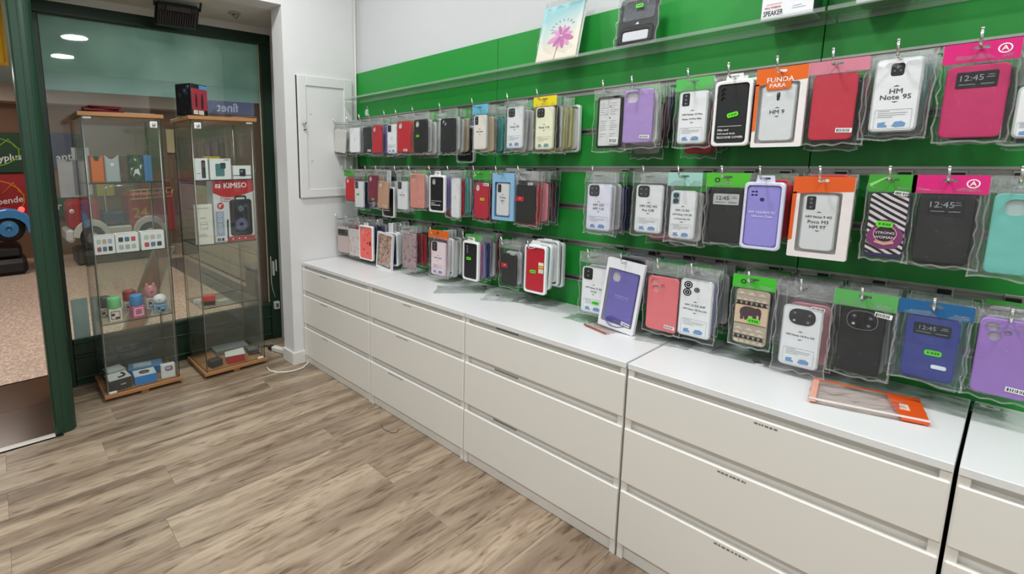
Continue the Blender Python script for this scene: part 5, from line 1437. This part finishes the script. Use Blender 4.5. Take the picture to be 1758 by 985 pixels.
packet(3, 'purple pouch', 'purple phone case with lanyard cord in tilted white pouch, bottom row', (1042, 1106, 447, 570), B_pouch('e6e6ec', (0, -.03, .76, .74), crumple_cable), 'kgn', bag=None, rot=6, fr=.012)
packet(3, 'coral case', 'plain coral pink phone case with ring camera holes, bottom row', (1111, 1164, 475, 568), B_solid('e8767c', 'rings3', bar=(.30, -.40), lining='e3a3a6'), 'kncg', margin=(.014, .014))
packet(3, 'ring-camera packet', 'white insert phone case with three ring lenses, bottom row', (1166, 1223, 480, 579), B_clear(['HM 13 5G 4HP', 'HM Note 13R Pro 5G'], 'rings3', size=.010), 'lcgcm', margin=(.014, .016))
packet(3, 'elephant case', 'beige phone case printed with an elephant, green header, bottom row', (1261, 1319, 496, 592), B_elephant(), 'kgcc', hd=('42b82e', 'ring'), margin=(.014, .012))
packet(3, 'big-camera packet', 'white insert phone case with large four-lens camera, bottom row', (1340, 1410, 525, 631), B_clear(['HM Note 14 Pro 5G'], 'big4', size=.0095, bar=(.36, .50)), 'pgkc', bag='hazy', margin=(.018, .018), fr=0)
def B_blackcam(root, w, h, cx, cz):
    c = add_case(root, w, h, cx, cz, '17171a', None, .5)
    cam_block(c, w, h, 'big4')
    obj('camera_rim', MB().prism(rrect(w * .70, h * .29, h * .12, 0, h * .33), (rrect(w * .67, h * .275, h * .115, 0, h * .33),), -.0072, -.004).mesh('camera_rim', mat('9a9894', .3, .6)), c)
    barcode(root, cx + w * .44, cz + h * .45, -.0072, .034, .013, 6)
packet(3, 'black four-lens case', 'black phone case with rimmed four-lens camera, bottom row', (1438, 1516, 529, 641), B_blackcam, 'gcgc', hd=('5aa85a',), margin=(.020, .014))
packet(3, 'blue window case', 'royal blue flip case with clock window and green sticker, bottom row', (1550, 1644, 543, 652), B_window('343a86', False, '12:45', (.08, -.06), (.22, -.27), frac=(.70, .18, .30)), 'tgm', bag='blue', hd=('1f5f92',), margin=(.020, .012))
packet(3, 'violet case', 'violet silicone phone case at the right edge, bottom row', (1672, 1778, 548, 682), B_solid('9a76c2', 'rings3', bar=(.3, -.38), lining='b9b2c0'), 'gkc', bag='clear', margin=(.016, .014))

# ================================================================== ACRYLIC SHELVES AND THEIR CONTENTS
SZH = 1.752; SD = .135
for (lab, x0, x1) in (('clear acrylic wall shelf at the corner end of the green wall', .0, .832), ('clear acrylic wall shelf holding the flower book and speaker box', .835, 2.44), ('clear acrylic wall shelf at the right picture edge', 2.445, 3.6)):
    s_ = thing('acrylic_shelf', lab, 'shelf', ((x0 + x1) / 2, D, SZH), group='clear acrylic wall shelves')
    hw = (x1 - x0) / 2
    obj('shelf_plate', MB().bbox(-hw, hw, -SD, -.002, 0, .004, .0008).mesh('shelf_plate', M_ACRYL), s_)
    obj('front_lip', MB().bbox(-hw, hw, -SD - .003, -SD, 0, .012, .0006).mesh('front_lip', M_ACRYL), s_)
    obj('back_rib', MB().bbox(-hw, hw, -.0045, -.0025, -.012, 0, .0006).mesh('back_rib', M_ACRYL), s_)
ST = SZH + .0045
def on_ac(u, y):
    for _ in range(1): pass
    return y
# flower book in a clear sleeve
yb = D - SD + .012
p0, p1 = at(918, 109, 2, ST), at(986, 97, 2, ST)
pc = at(952, 103, 1, yb); pw0 = at(918, 108, 1, yb); pw1 = at(986, 98, 1, yb); ptp = at(970, 2, 1, yb + .04)
bw, bh = pw1.x - pw0.x, ptp.z - ST
t = thing('notebook', 'aqua and cream notebook printed with a pink flower, leaning on the shelf', 'notebook', (pc.x, yb, ST + .005), (R(-14), 0, 0))
def sky_print(N, L, b, oc):
    sx = N.new('ShaderNodeSeparateXYZ'); L.new(oc, sx.inputs[0])
    ad = N.new('ShaderNodeMath'); ad.operation = 'ADD'; L.new(sx.outputs[2], ad.inputs[0])
    m2 = N.new('ShaderNodeMath'); m2.operation = 'MULTIPLY'; m2.inputs[1].default_value = -.35; L.new(sx.outputs[0], m2.inputs[0]); L.new(m2.outputs[0], ad.inputs[1])
    mr = N.new('ShaderNodeMapRange'); mr.inputs['From Min'].default_value = 0; mr.inputs['From Max'].default_value = .24; L.new(ad.outputs[0], mr.inputs['Value'])
    r = ramp(N, [(.25, 'd6ccb8'), (.55, 'b9c6c0'), (.85, '79b4b9')]); L.new(mr.outputs[0], r.inputs['Fac']); L.new(r.outputs[0], b.inputs['Base Color'])
obj('cover', MB().bbox(-bw / 2, bw / 2, 0, .004, 0, bh, .001).mesh('cover', pattern_mat('aqua_cover', sky_print)), t)
obj('pages', MB().bbox(-bw / 2 + .002, bw / 2 - .003, .004, .014, .002, bh - .002, .001).mesh('pages', mat('f1efe9', .6, var=.05, scale=120)), t)
obj('back_cover', MB().bbox(-bw / 2, bw / 2 + .002, .014, .017, 0, bh, .001).mesh('back_cover', M_WHITE), t)
petals = [MB(), MB()]
for k, (a, l) in enumerate(((200, .066), (232, .052), (258, .056), (284, .056), (312, .060), (340, .062), (6, .050), (40, .044), (75, .042), (112, .044), (150, .050))):
    c, s = math.cos(R(a)), math.sin(R(a))
    pts = []
    for i in range(12):
        tt = 2 * math.pi * i / 12
        x, z = l * .54 + l * .46 * math.cos(tt), l * .17 * math.sin(tt)
        pts.append((x * c - z * s + .012, (x * s + z * c) * 1.05 + bh * .42))
    petals[k % 2].prism(pts, (), -.0008 - .0003 * (k % 2), 0)
obj('flower_print', petals[0].mesh('flower_print', mat('d48fc0', .5, var=.2, scale=60)), t)
obj('flower_print', petals[1].mesh('flower_print', mat('b85f9c', .5, var=.2, scale=60)), t)
obj('stem_print', MB().tube([(.008, -.0006, bh * .40), (.0, -.0006, bh * .22), (-.006, -.0006, bh * .0 + .002)], .0009, 5).mesh('stem_print', mat('4a3a40', .5)), t)
lw = MB()
for k in range(9):
    a = R(200 - k * 22); lw.tube([(.012 + .045 * math.cos(a), -.001, bh * .55 + .030 * math.sin(a)), (.012 + .055 * math.cos(a) , -.001, bh * .55 + .038 * math.sin(a))], .0012, 5)
obj('faint_script', lw.mesh('faint_script', mat('a08aa4', .5)), t)
obj('clear_sleeve', BAGS['clear'][1], t, (0, .008, bh + .03), None, (bw + .016, .026, bh + .032))
# blister with car holder
yb = D - SD + .02
pw0, pw1, ptp = at(1058, 80, 1, yb), at(1122, 72, 1, yb), at(1100, -8, 1, yb + .03)
bw, bh = pw1.x - pw0.x, ptp.z - ST
t = thing('blister_pack', 'black phone accessory in a clear shiny blister pack with green sticker, on the shelf', 'blister pack', ((pw0.x + pw1.x) / 2, yb, ST + .002), (R(-12), 0, R(6)))
obj('backing_card', MB().prism(rrect(bw, bh, .012, 0, bh / 2), (), 0, .004).mesh('backing_card', mat('2c2d30', .35, var=.2, scale=18)), t)
obj('black_tray', MB().prism(rrect(bw * .86, bh * .36, .010, 0, bh * .21), (rrect(bw * .70, bh * .22, .008, 0, bh * .19),), -.012, 0, .003).mesh('black_tray', M_BLACK), t)
obj('white_block', MB().prism(rrect(bw * .66, bh * .20, .008, 0, bh * .19), (), -.009, 0, .002).mesh('white_block', mat('d2d3d8', .4)), t)
obj('printed_picture', MB().prism(rrect(bw * .80, bh * .34, .008, 0, bh * .70), (), -.001, 0).mesh('printed_picture', mat('565a5e', .35, var=.4, scale=40)), t)
obj('arrow_print', MB().prism([(-.006, bh * .44), (.006, bh * .44), (0, bh * .49)], (), -.0012, 0).mesh('arrow_print', M_PAPER), t)
obj('blister_shell', BAGS['clear'][2], t, (0, -.006, bh + .004), None, (bw + .012, .05, bh + .006))
sticker(t, .004, bh * .78, -.014, .026, .014)
# speaker carton
yb = D - SD + .004
q0, q1 = at(1306, 35, 1, yb), at(1395, 16, 1, yb)
bw = q1.x - q0.x; bh = .19
t = thing('speaker_carton', 'white speaker carton with red and black lettering, cut by the top picture edge', 'box', ((q0.x + q1.x) / 2, yb, ST), (0, 0, R(2)))
obj('carton', MB().bbox(-bw / 2, bw / 2, 0, .11, 0, bh, .002).mesh('carton', mat('e9e9ee', .4, var=.01)), t)
obj('green_side', MB().box(bw / 2, bw / 2 + .0008, .004, .106, .004, bh - .004).mesh('green_side', mat('20402c', .45)), t)
lettering(t, 'SPEAKER', .021, '2b2b33', (-bw * .26, -.0006, .018), .012).scale = (.58, 1, 1)
lettering(t, 'MULTIMEDIA', .0085, 'b8383c', (-bw * .27, -.0006, .034), .006).scale = (.8, 1, 1)
obj('faint_print', MB().box(-bw * .40, -bw * .10, -.0006, 0, .042, .046).mesh('faint_print', mat('dcb9b9', .5)), t)
sp = obj('printed_speaker', MB().prism(rrect(bw * .56, .07, .03, bw * .10, .115), (), -.001, 0).mesh('printed_speaker', mat('7d93c6', .4)), t)
obj('printed_speaker_base', MB().prism(rrect(bw * .44, .018, .008, bw * .10, .082), (), -.0014, 0).mesh('printed_speaker_base', mat('5468a0', .4)), sp)
obj('small_print', MB().box(bw * .10, bw * .36, -.0006, 0, .022, .024).box(bw * .12, bw * .28, -.0006, 0, .028, .030).mesh('small_print', mat('b9b9c2', .5)), t)
# cartons further right on the shelf, above the picture edge they throw the shade on the boards
for (lab, u0, u1, hgt) in (('white carton on the shelf right of the speaker carton, just touching the top edge', 1470, 1560, .16),):
    q0, q1 = at(u0, -2, 1, yb), at(u1, -14, 1, yb)
    t = thing('boxed_gadget', lab, 'box', ((q0.x + q1.x) / 2, yb, ST))
    w_ = q1.x - q0.x
    obj('carton', MB().bbox(-w_ / 2, w_ / 2, 0, .11, 0, hgt, .002).mesh('carton', mat('dcdce0', .4)), t)
    obj('printed_band', MB().box(-w_ / 2, w_ / 2, -.0006, 0, hgt * .3, hgt * .45).mesh('printed_band', mat('48505c', .4)), t)

# ================================================================== LOOSE EMPTY BAGS ON THE DRESSER TOPS
def flat_bag(label, corners, film_key, z=HT, extra=None, n=10, name='empty_bag', hgt=.010):
    P = [at(u, v, 2, z + .002) for u, v in corners]
    c = sum((p for p in P), Vector()) / 4
    rnd = random.Random(int(corners[0][0]))
    vs = []; fs = []
    for layer in (0, 1):
        for i in range(n + 1):
            for j in range(n + 1):
                a, b_ = i / n, j / n
                p = P[0] * (1 - a) * (1 - b_) + P[1] * a * (1 - b_) + P[2] * a * b_ + P[3] * (1 - a) * b_
                e = min(a, 1 - a, b_, 1 - b_)
                zz = .001 if layer == 0 else .0016 + (hgt * rnd.uniform(.3, 1.0) if e > 0 else rnd.uniform(0, hgt * .3))
                jx, jy = (rnd.uniform(-.009, .009), rnd.uniform(-.009, .009)) if (e == 0 and layer == 1) else (0, 0)
                if e == 0 and layer == 0: jx, jy = rnd.uniform(-.004, .004), rnd.uniform(-.004, .004)
                vs.append((p.x - c.x + jx, p.y - c.y + jy, zz))
    m_ = (n + 1) ** 2
    for layer in (0, 1):
        for i in range(n):
            for j in range(n):
                q = (layer * m_ + i * (n + 1) + j, layer * m_ + (i + 1) * (n + 1) + j, layer * m_ + (i + 1) * (n + 1) + j + 1, layer * m_ + i * (n + 1) + j + 1)
                fs.append(q if layer == 1 else tuple(reversed(q)))
    t = thing(name, label, 'bag', (c.x, c.y, z), None, 'empty clear bags lying on the dresser tops')
    obj('plastic_bag', MB().add(vs, fs).mesh('plastic_bag', FILMS[film_key] if film_key in FILMS else film_key), t)
    return t, c, P
F_GREY = film((.93, .95, .94), .10, .06, 26, .8, .14, key='grey_flat_film')
F_GREEN = film((.84, .92, .85), .10, .06, 26, .7, .14, key='green_flat_film')
F_ROSE = film((.95, .90, .88), .10, .06, 26, .7, .14, key='rose_flat_film')
t, c, P = flat_bag('empty clear bag lying below the white tray stack', [(744, 503), (832, 503), (836, 490), (752, 490)], F_GREY)
obj('fold', MB().bbox(-.06, .06, -.004, .004, .004, .010, .002).mesh('fold', F_GREY), t)
t, c, P = flat_bag('crumpled clear bag lying under the red-tagged black case', [(822, 514), (905, 520), (925, 506), (850, 500)], F_GREY, hgt=.02)
t, c, P = flat_bag('flat clear bag lying left of the white case with green oval', [(905, 520), (955, 526), (962, 512), (925, 506)], F_GREY)
t, c, P = flat_bag('greenish empty bag lying under the white case with green oval', [(966, 545), (1010, 556), (1042, 548), (1000, 536)], F_GREEN)
t, c, P = flat_bag('clear bag with a red edge lying under the purple pouch', [(1003, 558), (1040, 574), (1085, 566), (1045, 552)], F_ROSE)
e0, e1 = P[0] - c, P[1] - c
obj('red_edge', MB().tube([(e0.x, e0.y, .006), (e1.x, e1.y, .006)], .003, 6).mesh('red_edge', mat('a8402c', .4)), t)
t, c, P = flat_bag('flat clear bag lying under the coral case', [(1085, 582), (1180, 600), (1200, 588), (1105, 572)], F_GREY)
t, c, P = flat_bag('clear bag lying under the elephant case', [(1215, 606), (1320, 628), (1335, 610), (1235, 594)], F_GREY)
t, c, P = flat_bag('empty orange-ended pouch lying on the dresser top', [(1388, 690), (1596, 732), (1578, 692), (1396, 656)], film((.97, .93, .91), .10, .06, 22, .7, .12, key='orange_pouch_film'), hgt=.014)
L0, L1, L2, L3 = [p - c for p in P]
def lerp(a, b_, k): return a * (1 - k) + b_ * k
def quad_slab(a, b_, c_, d_, z0, z1):
    return MB().add([(p.x, p.y, z) for z in (z0, z1) for p in (a, b_, c_, d_)], [(3, 2, 1, 0), (4, 5, 6, 7), (0, 1, 5, 4), (1, 2, 6, 5), (2, 3, 7, 6), (3, 0, 4, 7)])
obj('orange_end', quad_slab(lerp(L0, L1, .78), L1, L2, lerp(L3, L2, .70), .004, .012).mesh('orange_end', mat('e2561c', .3, var=.08)), t)
obj('orange_edge', quad_slab(lerp(L3, L0, .0), lerp(L3, L0, .035), lerp(L2, L1, .05), L2, .012, .015).mesh('orange_edge', mat('e2662c', .3)), t)
obj('white_edge', quad_slab(lerp(L0, L3, .05), L0, L1, lerp(L1, L2, .05), .012, .0145).mesh('white_edge', mat('efe4de', .3)), t)
obj('pink_end', quad_slab(L0, lerp(L0, L1, .06), lerp(L3, L2, .06), L3, .006, .014).mesh('pink_end', mat('e8a894', .3)), t)
obj('white_patch', quad_slab(lerp(lerp(L0, L1, .80), lerp(L3, L2, .76), .35), lerp(lerp(L0, L1, .88), lerp(L3, L2, .86), .35), lerp(lerp(L0, L1, .88), lerp(L3, L2, .86), .6), lerp(lerp(L0, L1, .82), lerp(L3, L2, .78), .6), .012, .0128).mesh('white_patch', mat('f0d2c4', .3)), t)
t, c, P = flat_bag('flat clear bag with a white tag lying at the right end', [(1668, 705), (1722, 722), (1728, 705), (1676, 692)], F_GREY)
obj('white_tag', MB().bbox(-.016, .016, -.008, .008, .012, .013, .0004).mesh('white_tag', M_PAPER), t)
obj('tag_print', MB().box(-.006, .006, -.004, .004, .0131, .0134).mesh('tag_print', mat('5a5a5a', .5)), t)
for (u, v, lab) in ((1302, 622, 'small dark tag with white end below the elephant case'), (830, 492, 'small dark clip lying beside the empty clear bag'), (852, 508, 'tiny white tag lying on the crumpled bag')):
    p = at(u, v, 2, HT + .004)
    t = thing('loose_tag', lab, 'tag', (p.x, p.y, HT), (0, 0, R(30)))
    obj('tag', MB().bbox(-.010, .010, -.006, .030, .0, .003, .001).mesh('tag', mat('3a2a28', .4)), t)
    obj('white_end', MB().bbox(-.011, .011, -.014, -.006, 0, .0035, .001).mesh('white_end', M_PAPER), t)

# ================================================================== WINDOW PAPERS AND THE MALL BEYOND
def paper_nodes(N, L, bs, oc):
    out = [n for n in N if n.type == 'OUTPUT_MATERIAL'][0]
    nz = N.new('ShaderNodeTexNoise'); nz.inputs['Scale'].default_value = 20; L.new(oc, nz.inputs['Vector'])
    r = ramp(N, [(.3, 'e6e7ec'), (.7, 'efeff2')]); L.new(nz.outputs['Fac'], r.inputs['Fac'])
    L.new(r.outputs[0], bs.inputs['Base Color']); bs.inputs['Roughness'].default_value = .7
    tl = N.new('ShaderNodeBsdfTranslucent'); L.new(r.outputs[0], tl.inputs[0])
    mx = N.new('ShaderNodeMixShader'); mx.inputs[0].default_value = .5
    L.new(bs.outputs[0], mx.inputs[1]); L.new(tl.outputs[0], mx.inputs[2]); L.new(mx.outputs[0], out.inputs[0])
p0, p1 = at(95, 253, 0, WX + .005), at(160, 337, 0, WX + .005)
for (k, lab, ya, yb_, za, zb_) in ((0, 'white paper sheet taped to the window beside the green post', p0.y, p0.y + .115, p1.z, p0.z - .07), (1, 'narrow white paper strip taped behind the display case', p0.y + .075, p1.y, p1.z + .01, p0.z)):
    o = thing('window_notice', lab, 'paper', (WX + .005 + .003 * k, (ya + yb_) / 2, za), None, 'papers taped to the shop window')
    obj('sheet', MB().box(-.0008, .0008, -(yb_ - ya) / 2, (yb_ - ya) / 2, 0, zb_ - za).mesh('sheet', pattern_mat('backlit_paper', paper_nodes)), o)
    obj('tape', MB().box(.0008, .0014, -.012, .012, zb_ - za - .012, zb_ - za).mesh('tape', mat('c9c6ba', .4)), o)

def wall_sign(label, X, u0, u1, v0, v1, col, words, swoosh, extra_left=0.0, group='painted signs on the mall wall'):
    a, b_ = at(u0, (v0 + v1) / 2, 0, X), at(u1, (v0 + v1) / 2, 0, X)
    zt, zb_ = at((u0 + u1) / 2, v0, 0, X).z, at((u0 + u1) / 2, v1, 0, X).z
    w, h = b_.y - a.y + extra_left, zt - zb_
    t = thing('wall_sign', label, 'sign', (X, b_.y - w / 2, zb_), (0, 0, R(90)), group)
    obj('board', MB().bbox(-w / 2, w / 2, 0, .03, 0, h, .004).mesh('board', mat(col, .4, var=.05, scale=4)), t)
    for (s, sz, c, x, z, sh) in words:
        lettering(t, s, sz, c, (w / 2 - x, -.002, h * z), .02, 'RIGHT', sh, (0, R(-6), 0))
    if swoosh:
        m = MB()
        pts = [(w / 2 - .50 + .5 * math.cos(R(a_)) * .9, 0, h * .52 + h * .40 * math.sin(R(a_))) for a_ in range(-110, 111, 20)]
        m.tube(pts, .010, 6)
        pts = [(w / 2 - .30, 0, h * .62), (w / 2 - .16, 0, h * .84), (w / 2 - .10, 0, h * .66), (w / 2 - .03, 0, h * .58)]
        m.tube(pts, .010, 6)
        obj('swoosh_line', m.mesh('swoosh_line', mat(swoosh, .4)), t)
    return t
XS = MX + .06
wall_sign('dark green wall sign lettered yplus in white', XS, 0, 41, 228, 296, '0f3d22', [('yplus', .128, 'dfe8e0', .035, .40, .1)], '7fae3a', .9)
wall_sign('red wall sign lettered pende in white', XS, 0, 50, 299, 388, 'a3191f', [('pende', .122, 'ece0dc', .07, .52, .1)], 'd8862c', .9)
wall_sign('navy wall sign lettered ant in white', XS, 91, 127, 229, 291, '26335a', [('ant', .16, 'd8dde6', .04, .36, .1)], None, .05)
wall_sign('dark green wall sign lettered Ar behind the fire engine', XS, 96, 135, 338, 372, '1c4a2a', [('Ar', .16, 'd0d8cc', .22, .55, .1)], None, .1)
def far_panel(name, label, cat, X, u0, u1, v0, v1, col, d=.04):
    a, b_ = at(u0, (v0 + v1) / 2, 0, X), at(u1, (v0 + v1) / 2, 0, X)
    zt, zb_ = at((u0 + u1) / 2, v0, 0, X).z, at((u0 + u1) / 2, v1, 0, X).z
    t = thing(name, label, cat, (X, (a.y + b_.y) / 2, zb_), (0, 0, R(90)))
    w, h = b_.y - a.y, zt - zb_
    obj('panel', MB().bbox(-w / 2, w / 2, 0, d, 0, h, .003).mesh('panel', mat(col, .5, var=.05)), t)
    obj('rim', MB().prism(rrect(w, h, .004, 0, h / 2), (rrect(w - .04, h - .04, .004, 0, h / 2),), -.006, 0).mesh('rim', mat(col, .3)), t)
    return t, w, h
far_panel('shop_poster', 'cream poster seen between the two display cases', 'poster', XS, 286, 299, 222, 262, 'd9c9a0')
far_panel('shop_poster', 'pale yellow poster high behind the right display case', 'poster', XS, 381, 398, 222, 262, 'cfc190')
far_panel('shop_poster', 'yellow panel behind the silver portable speaker', 'poster', XS, 166, 196, 316, 336, 'c7b430')
t = thing('hanging_sign', 'bright yellow hanging sign cut by the left picture edge', 'sign', (-1.5, -1.55, 2.02), (0, 0, R(90)))
obj('panel', MB().bbox(-.30, .152, 0, .05, 0, .40, .004).mesh('panel', mat('f2b211', .4, var=.03)), t)
obj('rim', MB().prism(rrect(.452, .40, .006, -.074, .20), (rrect(.43, .378, .006, -.074, .20),), -.004, 0).mesh('rim', mat('d89a0c', .4)), t)
# blue coin-operated car
M_RIDEB = mat('3c86c4', .3, key='ride_blue'); M_TYRE = mat('141417', .5, key='tyre'); M_RED = mat('a81c22', .3, var=.08, key='ride_red'); M_WHITEP = mat('cfcfcf', .35, key='ride_white')
p = at(14, 388, 0, -5.0)
t = thing('kiddie_ride_car', 'blue and purple coin-operated toy car on a black base', 'kiddie ride', (-5.0, p.y - .45, 0), (0, 0, R(90)))
obj('base', MB().bbox(-.62, .60, -.28, .35, 0, .20, .05).bbox(-.55, .56, -.22, .30, .20, .36, .04).mesh('base', mat('131214', .5)), t)
obj('body', MB().prism([(-.62, .50), (.30, .50), (.62, .58), (.68, .66), (.55, .78), (.30, .84), (.10, .86), (-.05, 1.10), (-.50, 1.10), (-.62, .85)], (), -.14, .30, .03).mesh('body', mat('7d2f74', .3)), t)
fpts = [(.45 + .28 * math.cos(R(a)), .56 + .26 * math.sin(R(a))) for a in range(-10, 191, 20)] + [(.45 + .20 * math.cos(R(a)), .54 + .18 * math.sin(R(a))) for a in range(190, -11, -20)]
obj('fender', MB().prism(list(reversed(fpts)), (), -.26, -.08, .012).mesh('fender', M_RIDEB), t)
w_ = obj('wheel', MB().lathe([(.10, -.05), (.165, -.045), (.17, 0), (.165, .045), (.10, .05)], 28, axis='y').mesh('wheel', M_TYRE), t, (.45, -.18, .575))
obj('hub', MB().lathe([(.10, -.056), (.085, -.062), (.04, -.060), (.03, -.068)], 24, axis='y').mesh('hub', M_RIDEB), w_)
em = bpy.data.materials.new('tail_lamp_red'); nt, N, L, b = nodes_of(em)
b.inputs['Base Color'].default_value = (.8, .02, .02, 1); b.inputs['Emission Color'].default_value = (1, .05, .04, 1); b.inputs['Emission Strength'].default_value = 4.0
obj('tail_lamp', MB().lathe([(.035, 0), (.03, -.02), (.012, -.028)], 16, axis='y').mesh('tail_lamp', em), t, (.60, -.15, .80))

# red fire engine ride
p = at(112, 410, 0, -5.0); q = at(300, 400, 0, -5.0)
L_ = q.y - p.y
t = thing('kiddie_ride_fire_engine', 'red coin-operated toy fire engine behind the window', 'kiddie ride', (-5.0, (p.y + q.y) / 2, 0), (0, 0, R(90)))
hl = L_ / 2
obj('base', MB().bbox(-hl + .1, hl - .1, -.15, .35, 0, .22, .03).mesh('base', mat('3a3430', .5)), t)
obj('bumper', MB().bbox(-hl, -hl + .10, -.2, .40, .33, .50, .03).mesh('bumper', M_WHITEP), t)
obj('hood', MB().bbox(-hl + .05, -hl + .42, -.16, .36, .48, .88, .05).mesh('hood', M_RED), t)
obj('cab_floor', MB().bbox(-hl + .40, -hl + .80, -.16, .36, .36, .50, .02).mesh('cab_floor', M_WHITEP), t)
obj('seat', MB().bbox(-hl + .44, -hl + .74, -.10, .30, .50, .70, .03).mesh('seat', mat('2c2a5a', .4)), t)
obj('rear_body', MB().bbox(-hl + .78, hl, -.16, .36, .36, .95, .04).mesh('rear_body', M_RED), t)
obj('upper_box', MB().bbox(-hl + .95, hl - .02, -.12, .32, .95, 1.12, .03).mesh('upper_box', mat('7a161c', .35)), t)
for x in (-hl + .30, hl - .38):
    fp = [(x + .22 * math.cos(R(a)), .40 + .22 * math.sin(R(a))) for a in range(0, 181, 20)] + [(x + .16 * math.cos(R(a)), .38 + .16 * math.sin(R(a))) for a in range(180, -1, -20)]
    obj('fender', MB().prism(list(reversed(fp)), (), -.22, -.12, .01).mesh('fender', M_WHITEP), t)
    w_ = obj('wheel', MB().lathe([(.08, -.04), (.145, -.035), (.15, 0), (.145, .035), (.08, .04)], 24, axis='y').mesh('wheel', M_TYRE), t, (x, -.17, .37))
    obj('hub', MB().lathe([(.075, -.046), (.06, -.05), (.02, -.056)], 20, axis='y').mesh('hub', M_WHITEP), w_)
obj('windscreen_rail', MB().tube([(-hl + .50, -.12, .70), (-hl + .50, -.12, 1.00), (-hl + .54, -.12, 1.05), (-hl + .86, -.12, 1.05)], .014, 8).mesh('windscreen_rail', M_CHROME), t)
lad = MB().tube([(-hl + .80, -.18, .98), (hl - .05, -.18, 1.0)], .012, 6).tube([(-hl + .80, -.18, .86), (hl - .05, -.18, .88)], .012, 6)
for k in range(7): lad.tube([(-hl + .84 + .085 * k, -.18, .86), (-hl + .86 + .085 * k, -.18, .98)], .009, 6)
obj('ladder', lad.mesh('ladder', mat('c49a6a', .4)), t)
lettering(t, '24', .20, 'b9902c', (-hl + .92, -.165, .66), .02)
obj('head_lamp', MB().lathe([(.03, 0), (.026, -.02), (.01, -.028)], 14, axis='y').mesh('head_lamp', mat('e8e6dc', .2)), t, (-hl + .09, -.17, .74))

# leaning board outside, grey bin
p, q = at(285, 425, 0, -1.5), at(232, 565, 0, -1.5)
t = thing('leaning_board', 'brown board with metal edge strips leaning outside the window', 'board', (-1.5, q.y, 0))
dv = Vector((0, p.y - q.y, p.z)); n2 = Vector((0, 1, 0))
def slant(y0, y1, x0, x1):
    return MB().add([(x, y0 if False else y, 0.0) for x in (x0, x1) for y in (y0, y1)] + [(x, y + dv.y, dv.z) for x in (x0, x1) for y in (y0, y1)],
                    [(0, 1, 3, 2), (4, 6, 7, 5), (0, 4, 5, 1), (1, 5, 7, 3), (3, 7, 6, 2), (2, 6, 4, 0)])
obj('board', slant(-.085, .05, -.02, .0).mesh('board', mat('b0785a', .5, var=.15, scale=12)), t)
obj('edge_strip', slant(.05, .072, -.024, .006).mesh('edge_strip', M_ALU), t)
obj('edge_strip', slant(-.10, -.085, -.024, .006).mesh('edge_strip', M_ALU), t)
p = at(446, 505, 0, -1.1)
t = thing('grey_bin', 'dark grey box standing outside beyond the right display case', 'bin', (-1.1, p.y + .04, 0))
obj('body', MB().bbox(-.12, .12, -.12, .12, 0, .46, .02).mesh('body', mat('5c5c5a', .5)), t)
obj('lid', MB().bbox(-.125, .125, -.125, .125, .46, .49, .01).mesh('lid', mat('6d6d6a', .5)), t)
